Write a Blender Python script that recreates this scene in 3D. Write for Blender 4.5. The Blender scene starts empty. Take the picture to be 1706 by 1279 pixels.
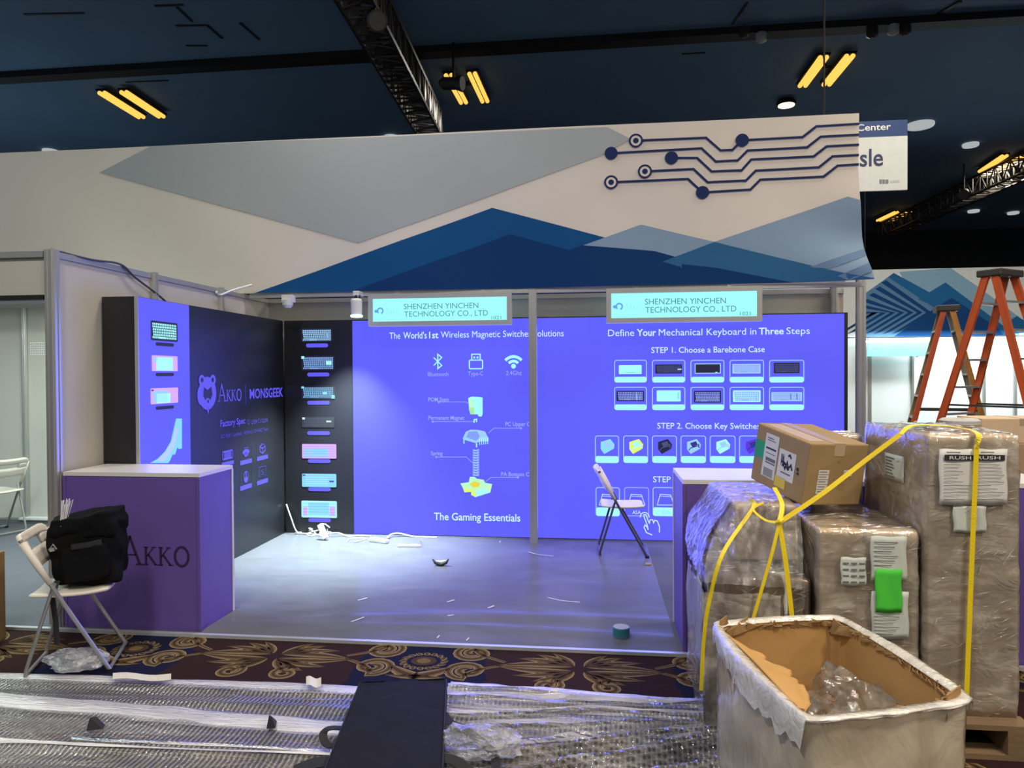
import bpy, bmesh, math, random
from mathutils import Vector as V, Matrix as MX, noise
random.seed(5)
S = bpy.context.scene
COL = S.collection
# ---------------------------------------------------------------- camera
FOC, YAW, PITCH, ROLL = 1181.0, .1178, -.0141, -.0055
EYE = V((3.20, -6.99, 1.63))
def _basis():
    r = V((math.cos(YAW), math.sin(YAW), 0)); f = V((-math.sin(YAW), math.cos(YAW), 0)); u = V((0, 0, 1))
    f2 = f*math.cos(PITCH) + u*math.sin(PITCH); u2 = u*math.cos(PITCH) - f*math.sin(PITCH)
    return r*math.cos(ROLL) + u2*math.sin(ROLL), u2*math.cos(ROLL) - r*math.sin(ROLL), f2
CR, CU, CF = _basis()
cam = bpy.data.cameras.new('camera'); camo = bpy.data.objects.new('camera', cam); COL.objects.link(camo)
cam.sensor_fit = 'HORIZONTAL'; cam.sensor_width = 36; cam.lens = 36*FOC/1706; cam.clip_end = 200; cam.clip_start = .05
camo.matrix_world = MX(((CR.x, CU.x, -CF.x, EYE.x), (CR.y, CU.y, -CF.y, EYE.y), (CR.z, CU.z, -CF.z, EYE.z), (0, 0, 0, 1)))
S.camera = camo
def on(ax, px, py, val):            # the point of a real plane (axis = value) seen at a pixel of the photograph
    d = CF + CR*((px-853)/FOC) - CU*((py-639.5)/FOC)
    return EYE + d*((val-EYE[ax])/d[ax])
def ox(px, py, v): return on(0, px, py, v)
def oy(px, py, v): return on(1, px, py, v)
def oz(px, py, v=0.0): return on(2, px, py, v)
# ---------------------------------------------------------------- view, world, lights
S.view_settings.view_transform = 'Standard'; S.view_settings.look = 'None'
S.view_settings.gamma = 1; S.view_settings.use_curve_mapping = False; S.view_settings.exposure = 0.0
S.cycles.transparent_max_bounces = 24; S.cycles.max_bounces = 8
S.cycles.sample_clamp_indirect = 4.0
wd = bpy.data.worlds.new('hall_air'); S.world = wd; wd.use_nodes = True
bg = wd.node_tree.nodes['Background']; bg.inputs[0].default_value = (.80, .90, 1, 1); bg.inputs[1].default_value = .13
WARM = (1, .85, .66)
HALL_W = 112
def lamp(name, kind, loc, power, color, size=.3, size_y=None, aim=None, cone=None, blend=.6):
    l = bpy.data.lights.new(name, kind); l.energy = power; l.color = color
    if kind == 'AREA':
        l.shape = 'RECTANGLE'; l.size = size; l.size_y = size_y or size
    else: l.shadow_soft_size = size
    if kind == 'SPOT': l.spot_size = cone; l.spot_blend = blend
    o = bpy.data.objects.new(name, l); COL.objects.link(o); o.location = loc
    d = (V(aim)-V(loc)) if aim else V((0, 0, -1))
    o.rotation_euler = d.to_track_quat('-Z', 'Y').to_euler()
    return o
# rows of fluorescent ceiling lamps, every six metres, the ones over and behind the camera too
for ry in (-12.5, -6.7, -.9, 4.9, 10.8):
    for rx, kk, cc in ((-5, .38, (.74, 1, .98)), (1.1, .9, (1, .95, .84)), (6.9, 1.35, WARM), (12.6, 1.0, WARM)):
        if ry == -6.7 and rx > 0: kk *= 2.1
        lamp('hall_or_fill_lamp', 'AREA', (rx, ry, 6.33), HALL_W*kk, cc, .5, 1.2)
# white lamps of the booth on the left, the far booth on the right and the two track spots of this booth; then two added fill lamps
lamp('neighbour_lamp', 'AREA', (-1.5, -1.2, 2.40), 80, (.80, 1, .95), 1.4, 1.2)
lamp('neighbour_lamp', 'AREA', (-3.4, -2.6, 2.40), 60, (.80, 1, .95), 1.4, 1.2)
lamp('far_booth_lamp', 'AREA', (10.6, 9.5, 2.36), 105, (.80, 1, 1), 2.8, .3, aim=(10.6, 10.25, .6))
lamp('far_booth_lamp', 'AREA', (13.8, 9.5, 2.36), 105, (.82, 1, 1), 2.8, .3, aim=(13.8, 10.25, .6))
lamp('track_spot_lamp', 'SPOT', (.77, -.38, 2.17), 1150, (.80, 1, 1), .03, aim=(.72, -.5, 0), cone=math.radians(88), blend=1)
lamp('hall_or_fill_lamp', 'AREA', (9.8, 5.6, 6.33), 120, (.92, .97, 1), .5, 1.2)  # added fill outside the lamp rows, brightens the far banner
lamp('ceiling_fill', 'AREA', (-8, 3.5, 2.5), 38, (.80, .95, 1), 4, 4, aim=(-7, 3.5, 6.5))  # unseen upward fill, added to lift the dark ceiling at the left
# the violet light the backlit displays throw into the booth
lamp('display_glow', 'AREA', (3.15, -.03, 1.1), 95, (.15, .16, 1), 4.7, 2.0, aim=(3.15, -3, 1.1))
lamp('display_glow', 'AREA', (.03, -2.02, 1.1), 14, (.15, .16, 1), .55, 2.0, aim=(3, -2.02, 1.1))
# ---------------------------------------------------------------- materials
MATS = {}
def lin(r, g, b):
    f = lambda c: (c/255)/12.92 if c/255 <= .04045 else ((c/255+.055)/1.055)**2.4
    return (f(r), f(g), f(b))
def mat(name, col=(.5, .5, .5), rough=.55, metal=0, spec=.5, vary=.08, scale=12, bump=0, bscale=60, stretch=None):
    if name in MATS: return MATS[name]
    m = bpy.data.materials.new(name); m.use_nodes = True; nt = m.node_tree; n = nt.nodes; b = n['Principled BSDF']
    b.inputs['Roughness'].default_value = rough; b.inputs['Metallic'].default_value = metal
    b.inputs['Specular IOR Level'].default_value = spec
    tc = n.new('ShaderNodeTexCoord'); mp = n.new('ShaderNodeMapping'); nt.links.new(tc.outputs['Object'], mp.inputs[0])
    if stretch: mp.inputs['Scale'].default_value = stretch
    nz = n.new('ShaderNodeTexNoise'); nz.inputs['Scale'].default_value = scale; nz.inputs['Detail'].default_value = 3
    nt.links.new(mp.outputs[0], nz.inputs['Vector'])
    mx = n.new('ShaderNodeMix'); mx.data_type = 'RGBA'
    mx.inputs['A'].default_value = (*[c*(1-vary) for c in col], 1); mx.inputs['B'].default_value = (*[min(1, c*(1+vary)) for c in col], 1)
    nt.links.new(nz.outputs['Fac'], mx.inputs['Factor']); nt.links.new(mx.outputs['Result'], b.inputs['Base Color'])
    if bump:
        n2 = n.new('ShaderNodeTexNoise'); n2.inputs['Scale'].default_value = bscale; n2.inputs['Detail'].default_value = 4
        nt.links.new(mp.outputs[0], n2.inputs['Vector'])
        bp = n.new('ShaderNodeBump'); bp.inputs['Strength'].default_value = bump; bp.inputs['Distance'].default_value = .01
        nt.links.new(n2.outputs['Fac'], bp.inputs['Height']); nt.links.new(bp.outputs[0], b.inputs['Normal'])
    MATS[name] = m; return m
def emis(name, col, k=1.0, vary=.0):        # backlit prints and lamps
    if name in MATS: return MATS[name]
    m = bpy.data.materials.new(name); m.use_nodes = True; nt = m.node_tree; n = nt.nodes; b = n['Principled BSDF']
    b.inputs['Base Color'].default_value = (.02, .02, .02, 1); b.inputs['Roughness'].default_value = .5
    b.inputs['Specular IOR Level'].default_value = .2
    b.inputs['Emission Color'].default_value = (*col, 1); b.inputs['Emission Strength'].default_value = k
    if vary:
        nz = n.new('ShaderNodeTexNoise'); nz.inputs['Scale'].default_value = .9; nz.inputs['Detail'].default_value = 1
        tc = n.new('ShaderNodeTexCoord'); nt.links.new(tc.outputs['Object'], nz.inputs['Vector'])
        mr = n.new('ShaderNodeMapRange'); mr.inputs['To Min'].default_value = k*(1-vary); mr.inputs['To Max'].default_value = k*(1+vary)
        nt.links.new(nz.outputs['Fac'], mr.inputs['Value']); nt.links.new(mr.outputs[0], b.inputs['Emission Strength'])
    MATS[name] = m; return m
def film(name, tint=(.85, .86, .88), lo=.08, hi=.6, scale=8, stretch=(1, 1, 1), bump=.5, bscale=18, rough=.16, thin=.5, cells=0, ior=1.5, ridge=0, contrast=(.62, 1.25), ribs=0):
    """clear plastic film: transparent where it lies flat, milky and glossy in its wrinkles"""
    if name in MATS: return MATS[name]
    m = bpy.data.materials.new(name); m.use_nodes = True; nt = m.node_tree; n = nt.nodes; L = nt.links.new
    b = n['Principled BSDF']; out = n['Material Output']
    b.inputs['Base Color'].default_value = (*tint, 1); b.inputs['Roughness'].default_value = rough
    b.inputs['Specular IOR Level'].default_value = .9
    tc = n.new('ShaderNodeTexCoord'); mp = n.new('ShaderNodeMapping'); mp.inputs['Scale'].default_value = stretch
    L(tc.outputs['Object'], mp.inputs[0])
    nz = n.new('ShaderNodeTexNoise'); nz.inputs['Scale'].default_value = scale; nz.inputs['Detail'].default_value = 6; nz.inputs['Distortion'].default_value = 1.2
    L(mp.outputs[0], nz.inputs['Vector'])
    mr = n.new('ShaderNodeMapRange'); mr.inputs['From Min'].default_value = thin-.12; mr.inputs['From Max'].default_value = thin+.2
    mr.inputs['To Min'].default_value = lo; mr.inputs['To Max'].default_value = hi
    L(nz.outputs['Fac'], mr.inputs['Value'])
    fac = mr.outputs[0]; h = None
    n2 = n.new('ShaderNodeTexNoise'); n2.inputs['Scale'].default_value = bscale; n2.inputs['Detail'].default_value = 5; n2.inputs['Distortion'].default_value = 2.0
    L(mp.outputs[0], n2.inputs['Vector']); h = n2.outputs['Fac']
    if ridge:                                # sharp creases between taut facets
        n3 = n.new('ShaderNodeTexNoise'); n3.noise_type = 'RIDGED_MULTIFRACTAL'; n3.inputs['Scale'].default_value = ridge; n3.inputs['Detail'].default_value = 3; n3.inputs['Roughness'].default_value = .55
        L(mp.outputs[0], n3.inputs['Vector'])
        r3 = n.new('ShaderNodeMapRange'); r3.inputs['From Min'].default_value = .5; r3.inputs['From Max'].default_value = 2.2; L(n3.outputs['Fac'], r3.inputs['Value'])
        a3 = n.new('ShaderNodeMath'); a3.operation = 'MULTIPLY_ADD'; L(r3.outputs[0], a3.inputs[0]); a3.inputs[1].default_value = 1.6; L(h, a3.inputs[2]); h = a3.outputs[0]
        p3 = n.new('ShaderNodeMath'); p3.operation = 'POWER'; L(r3.outputs[0], p3.inputs[0]); p3.inputs[1].default_value = 5
        f3 = n.new('ShaderNodeMath'); f3.operation = 'MULTIPLY_ADD'; f3.use_clamp = True; L(p3.outputs[0], f3.inputs[0]); f3.inputs[1].default_value = .35; L(fac, f3.inputs[2]); fac = f3.outputs[0]
    if cells:                                # the bubbles of bubble wrap
        vo = n.new('ShaderNodeTexVoronoi'); vo.inputs['Scale'].default_value = cells; vo.inputs['Randomness'].default_value = .12
        L(tc.outputs['Object'], vo.inputs['Vector'])
        cr = n.new('ShaderNodeMapRange'); cr.inputs['From Min'].default_value = .2; cr.inputs['From Max'].default_value = .6
        cr.inputs['To Min'].default_value = contrast[0]; cr.inputs['To Max'].default_value = contrast[1]
        L(vo.outputs['Distance'], cr.inputs['Value'])
        mu = n.new('ShaderNodeMath'); mu.operation = 'MULTIPLY'; mu.use_clamp = True; L(fac, mu.inputs[0]); L(cr.outputs[0], mu.inputs[1]); fac = mu.outputs[0]
        ad = n.new('ShaderNodeMath'); ad.operation = 'ADD'; L(h, ad.inputs[0]); L(vo.outputs['Distance'], ad.inputs[1]); h = ad.outputs[0]
    if ribs:                                 # fine cross ribs of the padded film
        wv = n.new('ShaderNodeTexWave'); wv.bands_direction = 'X'; wv.inputs['Scale'].default_value = ribs; wv.inputs['Distortion'].default_value = .5; wv.inputs['Detail'].default_value = 1; wv.inputs['Detail Scale'].default_value = .6
        L(tc.outputs['Object'], wv.inputs['Vector'])
        wr_ = n.new('ShaderNodeMapRange'); wr_.inputs['To Min'].default_value = contrast[0]; wr_.inputs['To Max'].default_value = contrast[1]; L(wv.outputs['Fac'], wr_.inputs['Value'])
        wm = n.new('ShaderNodeMath'); wm.operation = 'MULTIPLY'; wm.use_clamp = True; L(fac, wm.inputs[0]); L(wr_.outputs[0], wm.inputs[1]); fac = wm.outputs[0]
        wa = n.new('ShaderNodeMath'); wa.operation = 'MULTIPLY_ADD'; L(wv.outputs['Fac'], wa.inputs[0]); wa.inputs[1].default_value = .25; L(h, wa.inputs[2]); h = wa.outputs[0]
    bp = n.new('ShaderNodeBump'); bp.inputs['Strength'].default_value = bump; bp.inputs['Distance'].default_value = .02
    L(h, bp.inputs['Height']); L(bp.outputs[0], b.inputs['Normal'])
    tr = n.new('ShaderNodeBsdfTransparent'); mxs = n.new('ShaderNodeMixShader')
    L(fac, mxs.inputs[0]); L(tr.outputs[0], mxs.inputs[1]); L(b.outputs[0], mxs.inputs[2])
    gl = n.new('ShaderNodeBsdfGlossy'); gl.inputs['Roughness'].default_value = rough*.6; gl.inputs['Color'].default_value = (1, 1, 1, 1); L(bp.outputs[0], gl.inputs['Normal'])
    fr = n.new('ShaderNodeFresnel'); fr.inputs['IOR'].default_value = ior; L(bp.outputs[0], fr.inputs['Normal'])
    m2 = n.new('ShaderNodeMixShader'); L(fr.outputs[0], m2.inputs[0]); L(mxs.outputs[0], m2.inputs[1]); L(gl.outputs[0], m2.inputs[2])
    L(m2.outputs[0], out.inputs['Surface'])
    MATS[name] = m; return m
# ---------------------------------------------------------------- mesh builder and tagging
MW = {}
class MB:
    def __init__(s): s.v = []; s.f = []; s.m = []
    def add(s, vs, fs, mi=0, T=None):
        o = len(s.v); s.v += [(T @ V(v)) if T else V(v) for v in vs]
        s.f += [tuple(i+o for i in f) for f in fs]; s.m += [mi]*len(fs); return s
    def box(s, a, b, mi=0, T=None):
        x0, y0, z0 = a; x1, y1, z1 = b
        return s.add([(x0, y0, z0), (x1, y0, z0), (x1, y1, z0), (x0, y1, z0), (x0, y0, z1), (x1, y0, z1), (x1, y1, z1), (x0, y1, z1)],
                     [(0, 3, 2, 1), (4, 5, 6, 7), (0, 1, 5, 4), (1, 2, 6, 5), (2, 3, 7, 6), (3, 0, 4, 7)], mi, T)
    def bevbox(s, a, b, r, mi=0, T=None, seg=2):
        bm = bmesh.new(); bmesh.ops.create_cube(bm, size=1)
        for v in bm.verts: v.co = V([(a[i]+b[i])/2 + v.co[i]*(b[i]-a[i]) for i in range(3)])
        bmesh.ops.bevel(bm, geom=bm.edges[:], offset=r, segments=seg, affect='EDGES', profile=.5)
        bm.verts.index_update(); s.add([v.co.copy() for v in bm.verts], [tuple(v.index for v in f.verts) for f in bm.faces], mi, T); bm.free(); return s
    def beam(s, p0, p1, w, d, up=(0, 0, 1), mi=0):     # rectangular bar from p0 to p1; d is the size along `up`
        p0, p1 = V(p0), V(p1); t = (p1-p0).normalized(); a = t.cross(V(up))
        if a.length < 1e-4: a = t.cross(V((1, 0, 0)))
        a.normalize(); b = a.cross(t).normalized(); vs = []
        for p in (p0, p1):
            for i, j in ((-1, -1), (1, -1), (1, 1), (-1, 1)): vs.append(p + a*(i*w/2) + b*(j*d/2))
        return s.add(vs, [(0, 1, 2, 3), (7, 6, 5, 4), (0, 4, 5, 1), (1, 5, 6, 2), (2, 6, 7, 3), (3, 7, 4, 0)], mi)
    def tube(s, pts, r, n=8, mi=0, flat=1.0, cap=True, up=None):
        pts = [V(p) for p in pts]; k = len(pts); rs = r if isinstance(r, (list, tuple)) else [r]*k
        pa = None; base = len(s.v); vs = []
        for i, p in enumerate(pts):
            t = (pts[min(i+1, k-1)]-pts[max(i-1, 0)])
            t = t.normalized() if t.length > 1e-9 else V((0, 0, 1))
            if up is not None: a = V(up).cross(t)
            elif pa is None: a = t.cross(V((0, 0, 1)) if abs(t.z) < .9 else V((1, 0, 0)))
            else: a = pa - t*pa.dot(t)
            if a.length < 1e-6: a = t.orthogonal()
            a.normalize(); pa = a; b = t.cross(a)
            for j in range(n):
                w = 2*math.pi*j/n; vs.append(p + a*(math.cos(w)*rs[i]) + b*(math.sin(w)*rs[i]*flat))
        fs = [(i*n+j, i*n+(j+1) % n, (i+1)*n+(j+1) % n, (i+1)*n+j) for i in range(k-1) for j in range(n)]
        if cap: fs += [tuple(reversed(range(n))), tuple((k-1)*n+j for j in range(n))]
        return s.add(vs, fs, mi)
    def lathe(s, prof, c=(0, 0, 0), n=20, mi=0, T=None):
        vs = []; k = len(prof)
        for r, z in prof:
            for j in range(n):
                w = 2*math.pi*j/n; vs.append((c[0]+r*math.cos(w), c[1]+r*math.sin(w), c[2]+z))
        fs = [(i*n+j, i*n+(j+1) % n, (i+1)*n+(j+1) % n, (i+1)*n+j) for i in range(k-1) for j in range(n)]
        fs += [tuple(reversed(range(n))), tuple((k-1)*n+j for j in range(n))]
        return s.add(vs, fs, mi, T)
    def grid(s, fn, nu, nv, mi=0):
        vs = [fn(i/nu, j/nv) for j in range(nv+1) for i in range(nu+1)]
        return s.add(vs, [(j*(nu+1)+i, j*(nu+1)+i+1, (j+1)*(nu+1)+i+1, (j+1)*(nu+1)+i) for j in range(nv) for i in range(nu)], mi)
    def ribbon(s, pts, w, th, up, mi=0):               # a flat strap: w wide, th thick, `up` is its face normal (one or per point)
        pts = [V(p) for p in pts]; k = len(pts); vs = []
        for i, p in enumerate(pts):
            t = (pts[min(i+1, k-1)]-pts[max(i-1, 0)]).normalized(); u = V(up[i] if isinstance(up, list) else up)
            a = t.cross(u).normalized(); b = a.cross(t).normalized()
            for x, y in ((-1, -1), (1, -1), (1, 1), (-1, 1)): vs.append(p + a*(x*w/2) + b*(y*th/2))
        fs = [(i*4+j, i*4+(j+1) % 4, i*4+4+(j+1) % 4, i*4+4+j) for i in range(k-1) for j in range(4)]
        fs += [(3, 2, 1, 0), tuple((k-1)*4+j for j in range(4))]
        return s.add(vs, fs, mi)
    def build(s, name, mats, parent=None, smooth=False, solid=0, subsurf=0, local=False, bevel=0):
        if not isinstance(mats, (list, tuple)): mats = [mats]
        vs = [V(v) for v in s.v]
        if parent is not None:
            T = MW[parent.name]
            if not local: Ti = T.inverted(); vs = [Ti @ v for v in vs]
            loc = None
        else:
            zs = min(v.z for v in vs); xs = [v.x for v in vs]; ys = [v.y for v in vs]
            loc = V(((min(xs)+max(xs))/2, (min(ys)+max(ys))/2, zs)); vs = [v-loc for v in vs]; T = MX.Translation(loc)
        me = bpy.data.meshes.new(name); me.from_pydata([tuple(v) for v in vs], [], s.f); 
        for m in mats: me.materials.append(m)
        if len(mats) > 1: me.polygons.foreach_set('material_index', s.m)
        if smooth: me.polygons.foreach_set('use_smooth', [True]*len(me.polygons))
        bm = bmesh.new(); bm.from_mesh(me); bmesh.ops.recalc_face_normals(bm, faces=bm.faces); bm.to_mesh(me); bm.free()
        me.update()
        o = bpy.data.objects.new(name, me); COL.objects.link(o)
        if parent is not None: o.parent = parent
        else: o.location = loc
        MW[o.name] = T.copy()
        if bevel: md = o.modifiers.new('soft_edges', 'BEVEL'); md.width = bevel; md.segments = 2; md.limit_method = 'ANGLE'
        if solid: md = o.modifiers.new('thickness', 'SOLIDIFY'); md.thickness = solid; md.offset = 0
        if subsurf: md = o.modifiers.new('smooth_form', 'SUBSURF'); md.levels = md.render_levels = subsurf
        return o
def tag(o, label, cat, group=None, kind=None):
    o['label'] = label; o['category'] = cat
    if group: o['group'] = group
    if kind: o['kind'] = kind
    return o
def thing(name, label, cat, loc, rz=0, group=None, tilt=None):
    o = bpy.data.objects.new(name, None); COL.objects.link(o); o.empty_display_size = .1
    T = MX.Translation(V(loc)) @ MX.Rotation(rz, 4, 'Z')
    if tilt is not None: T = T @ tilt
    o.matrix_world = T; MW[o.name] = T
    return tag(o, label, cat, group)
def struct(o, label=None, cat=None):
    o['kind'] = 'structure'
    if label: o['label'] = label
    if cat: o['category'] = cat
    return o
def part_label(o, s): o['label'] = s; return o
def copy_thing(root, loc, rz, label, group=None):
    r = root.copy(); COL.objects.link(r); r.matrix_world = MX.Translation(V(loc)) @ MX.Rotation(rz, 4, 'Z')
    r['label'] = label; MW[r.name] = MX.Translation(V(loc)) @ MX.Rotation(rz, 4, 'Z')
    for ch in list(root.children):
        c = ch.copy(); COL.objects.link(c); c.parent = r
        for g in list(ch.children):
            d = g.copy(); COL.objects.link(d); d.parent = c
    return r
def nz(p, s=1.0, seed=0): return noise.noise(V(p)*s + V((seed*7.3, seed*3.1, seed*1.7)))
# ---------------------------------------------------------------- flat printing on a plane
_TXT = {}
def text_geo(body, bold=0.0):
    k = (body, bold)
    if k in _TXT: return _TXT[k]
    c = bpy.data.curves.new('t', 'FONT'); c.body = body; c.size = 1; c.offset = bold; c.resolution_u = 3
    o = bpy.data.objects.new('t', c); COL.objects.link(o)
    dg = bpy.context.evaluated_depsgraph_get(); e = o.evaluated_get(dg); me = e.to_mesh()
    vs = [(v.co.x, v.co.y) for v in me.vertices]; fs = [tuple(p.vertices) for p in me.polygons]
    e.to_mesh_clear(); bpy.data.objects.remove(o); bpy.data.curves.remove(c)
    _TXT[k] = (vs, fs); return vs, fs
CAP = max(v[1] for v in text_geo('H')[0])
class Gfx:
    """prints on the plane axis=val; u runs to the reader's right, v up, d out towards the reader (sign sg)"""
    def __init__(s, ax, val, sg): s.ax, s.val, s.sg = ax, val, sg; s.reset()
    def reset(s): s.mb = MB(); s.mats = []; return s
    def uv(s, px, py):
        p = on(s.ax, px, py, s.val); return (p.x if s.ax == 1 else p.y, p.z)
    def p3(s, u, v, d): return V((u, s.val+s.sg*d, v)) if s.ax == 1 else V((s.val+s.sg*d, u, v))
    def mi(s, m):
        if m not in s.mats: s.mats.append(m)
        return s.mats.index(m)
    def faces(s, vs, fs, m, d): s.mb.add([s.p3(u, v, d) for u, v in vs], fs, s.mi(m)); return s
    def poly(s, pts, m, d=.002): return s.faces(pts, [tuple(range(len(pts)))], m, d)
    def ppoly(s, pts, m, d=.002): return s.poly([s.uv(*p) for p in pts], m, d)
    def box(s, x0, y0, x1, y1):
        xc, yc = (x0+x1)/2, (y0+y1)/2
        return s.uv(x0, yc)[0], s.uv(xc, y1)[1], s.uv(x1, yc)[0], s.uv(xc, y0)[1]
    def rect(s, x0, y0, x1, y1, m, d=.002, r=0):
        a, b, c, e = s.box(x0, y0, x1, y1); return s.urect(a, b, c, e, m, d, r)
    def rr(s, a, b, c, e, r):
        r = min(r, abs(c-a)*.5, abs(e-b)*.5); P = []
        for cx, cy, st in ((c-r, e-r, 0), (a+r, e-r, 90), (a+r, b+r, 180), (c-r, b+r, 270)):
            for k in range(5): w = math.radians(st+k*22.5); P.append((cx+r*math.cos(w), cy+r*math.sin(w)))
        return P
    def urect(s, a, b, c, e, m, d=.002, r=0):
        return s.poly(s.rr(a, b, c, e, r) if r > 0 else [(a, b), (c, b), (c, e), (a, e)], m, d)
    def line(s, pts, w, m, d=.003, closed=False):
        pts = [V((p[0], p[1])) for p in pts]; 
        if closed: pts = pts+[pts[0], pts[1]]
        L, k = [], len(pts)
        for i, p in enumerate(pts):
            t0 = (p-pts[i-1]).normalized() if i else None; t1 = (pts[i+1]-p).normalized() if i < k-1 else None
            t = (t0+t1) if (t0 and t1) else (t0 or t1)
            if t.length < 1e-6: t = t1
            t.normalize(); nrm = V((-t.y, t.x)); sc = 1.0
            if t0 and t1: sc = 1/max(.4, nrm.dot(V((-t0.y, t0.x))))
            L.append((p+nrm*(w/2*sc), p-nrm*(w/2*sc)))
        vs = [q for ab in L for q in ab]
        return s.faces([(q.x, q.y) for q in vs], [(2*i, 2*i+1, 2*i+3, 2*i+2) for i in range(k-1)], m, d)
    def pline(s, pts, w, m, d=.003): return s.line([s.uv(*p) for p in pts], w, m, d)
    def disc(s, u, v, r, m, d=.003, ry=None, n=24): return s.poly([(u+r*math.cos(6.2832*k/n), v+(ry or r)*math.sin(6.2832*k/n)) for k in range(n)], m, d)
    def ring(s, u, v, r, w, m, d=.003, a0=0, a1=360, ry=None, n=28):
        P = [(u+r*math.cos(math.radians(a0+(a1-a0)*k/n)), v+(ry or r)*math.sin(math.radians(a0+(a1-a0)*k/n))) for k in range(n+1)]
        return s.line(P, w, m, d)
    def utext(s, body, u0, v0, u1, cap, m, bold=0, d=.003):
        vs, fs = text_geo(body, bold); x0 = min(v[0] for v in vs); x1 = max(v[0] for v in vs)
        k = (u1-u0)/(x1-x0); ky = cap/CAP
        return s.faces([(u0+(x-x0)*k, v0+y*ky) for x, y in vs], fs, m, d)
    def text(s, body, x0, x1, yb, cap, m, bold=0, d=.003, yb1=None):
        a = s.uv(x0, yb); b = s.uv(x1, yb if yb1 is None else yb1); t = s.uv((x0+x1)/2, (yb+(yb1 or yb))/2-cap)
        v0 = (a[1]+b[1])/2
        return s.utext(body, a[0], v0, b[0], t[1]-v0, m, bold, d)
    def build(s, name, parent, **k):
        o = s.mb.build(name, s.mats, parent, **k); s.reset(); return o
def keyboard_print(g, x0, y0, x1, y1, base, keys, rows=5, cols=15, accents=(), edge=None, gap=.25, d=.004):
    a, b, c, e = g.box(x0, y0, x1, y1)
    g.urect(a, b, c, e, base, d, (e-b)*.07)
    if edge: g.line([(a, b), (c, b), (c, e), (a, e)], (e-b)*.09, edge, d+.001, closed=True)
    mx, my = (c-a)*.045, (e-b)*.09
    cw, rh = (c-a-2*mx)/cols, (e-b-2*my)/rows
    if keys:
        for r in range(rows):
            i = 0; off = (0, .0, .35, .5, .75, 0, 0)[min(r, 6)]
            while i < cols:
                w = 1
                if r == rows-1 and i == 3: w = 5
                if i+w > cols: break
                u = a+mx+(i+off*(.6 if i < cols-2 else 0))*cw
                v = e-my-(r+1)*rh
                if u+w*cw < c-mx*.5:
                    g.urect(u+cw*gap*.5, v+rh*gap*.5, u+w*cw-cw*gap*.5, v+rh*(1-gap*.5), keys, d+.001)
                i += w
    for (fx, fy, fw, fh, m) in accents:
        g.urect(a+(c-a)*fx, b+(e-b)*fy, a+(c-a)*(fx+fw), b+(e-b)*(fy+fh), m, d+.002)
def serif_word(g, u0, v0, w, h, m, d=.004):          # the capital and three small capitals of the stand's name, drawn as pen strokes
    k = w/3.02
    T = lambda x, y: (u0+x*k, v0+y*h)
    t, b = .055*k*1.1, .11*k*1.1
    L = lambda pts, wd: g.line([T(*p) for p in pts], wd, m, d)
    L([(.06, .02), (.44, 1)], t); L([(.40, 1.02), (.84, .03)], b); L([(.18, .36), (.68, .36)], t)
    L([(-.06, .02), (.2, .02)], t*.8); L([(.66, .02), (1.02, .02)], t*.8)
    for x in (1.02, 1.66):
        L([(x+.1, .02), (x+.1, .64)], b*.85); L([(x, .02), (x+.2, .02)], t*.7); L([(x, .63), (x+.2, .63)], t*.7)
        L([(x+.12, .3), (x+.42, .62)], t*.8); L([(x+.34, .63), (x+.54, .63)], t*.7)
        L([(x+.2, .38), (x+.52, .02)], b*.75); L([(x+.44, .02), (x+.64, .02)], t*.7)
    cu, cv = T(2.66, .33); g.ring(cu, cv, .29*k, b*.85, m, d, ry=.33*h)
def emblem(g, u, v, r, m, dark, d=.004):             # round emblem: ring of hair with two ears round a dark face
    g.disc(u, v, r, m, d, ry=r*1.02); g.disc(u-r*.62, v+r*.8, r*.34, m, d+.0005); g.disc(u+r*.62, v+r*.8, r*.34, m, d+.0005)
    g.disc(u-r*.72, v-r*.1, r*.42, m, d+.0005, ry=r*.6)
    g.disc(u-r*.6, v+r*.82, r*.15, dark, d+.001); g.disc(u+r*.6, v+r*.82, r*.15, dark, d+.001)
    g.poly([(u-r*.42, v+r*.4), (u, v+r*.2), (u+r*.45, v+r*.42), (u+r*.55, v-r*.1), (u+r*.25, v-r*.5), (u-r*.2, v-r*.5), (u-r*.5, v-r*.15)], dark, d+.001)
    g.disc(u, v-r*.55, r*.3, m, d+.0015, ry=r*.26); g.disc(u+r*.03, v-r*.5, r*.1, dark, d+.002)
    g.poly([(u-r*.15, v-r*.85), (u+r*.2, v-r*.85), (u+r*.05, v-r*1.3)], m, d)
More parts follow.
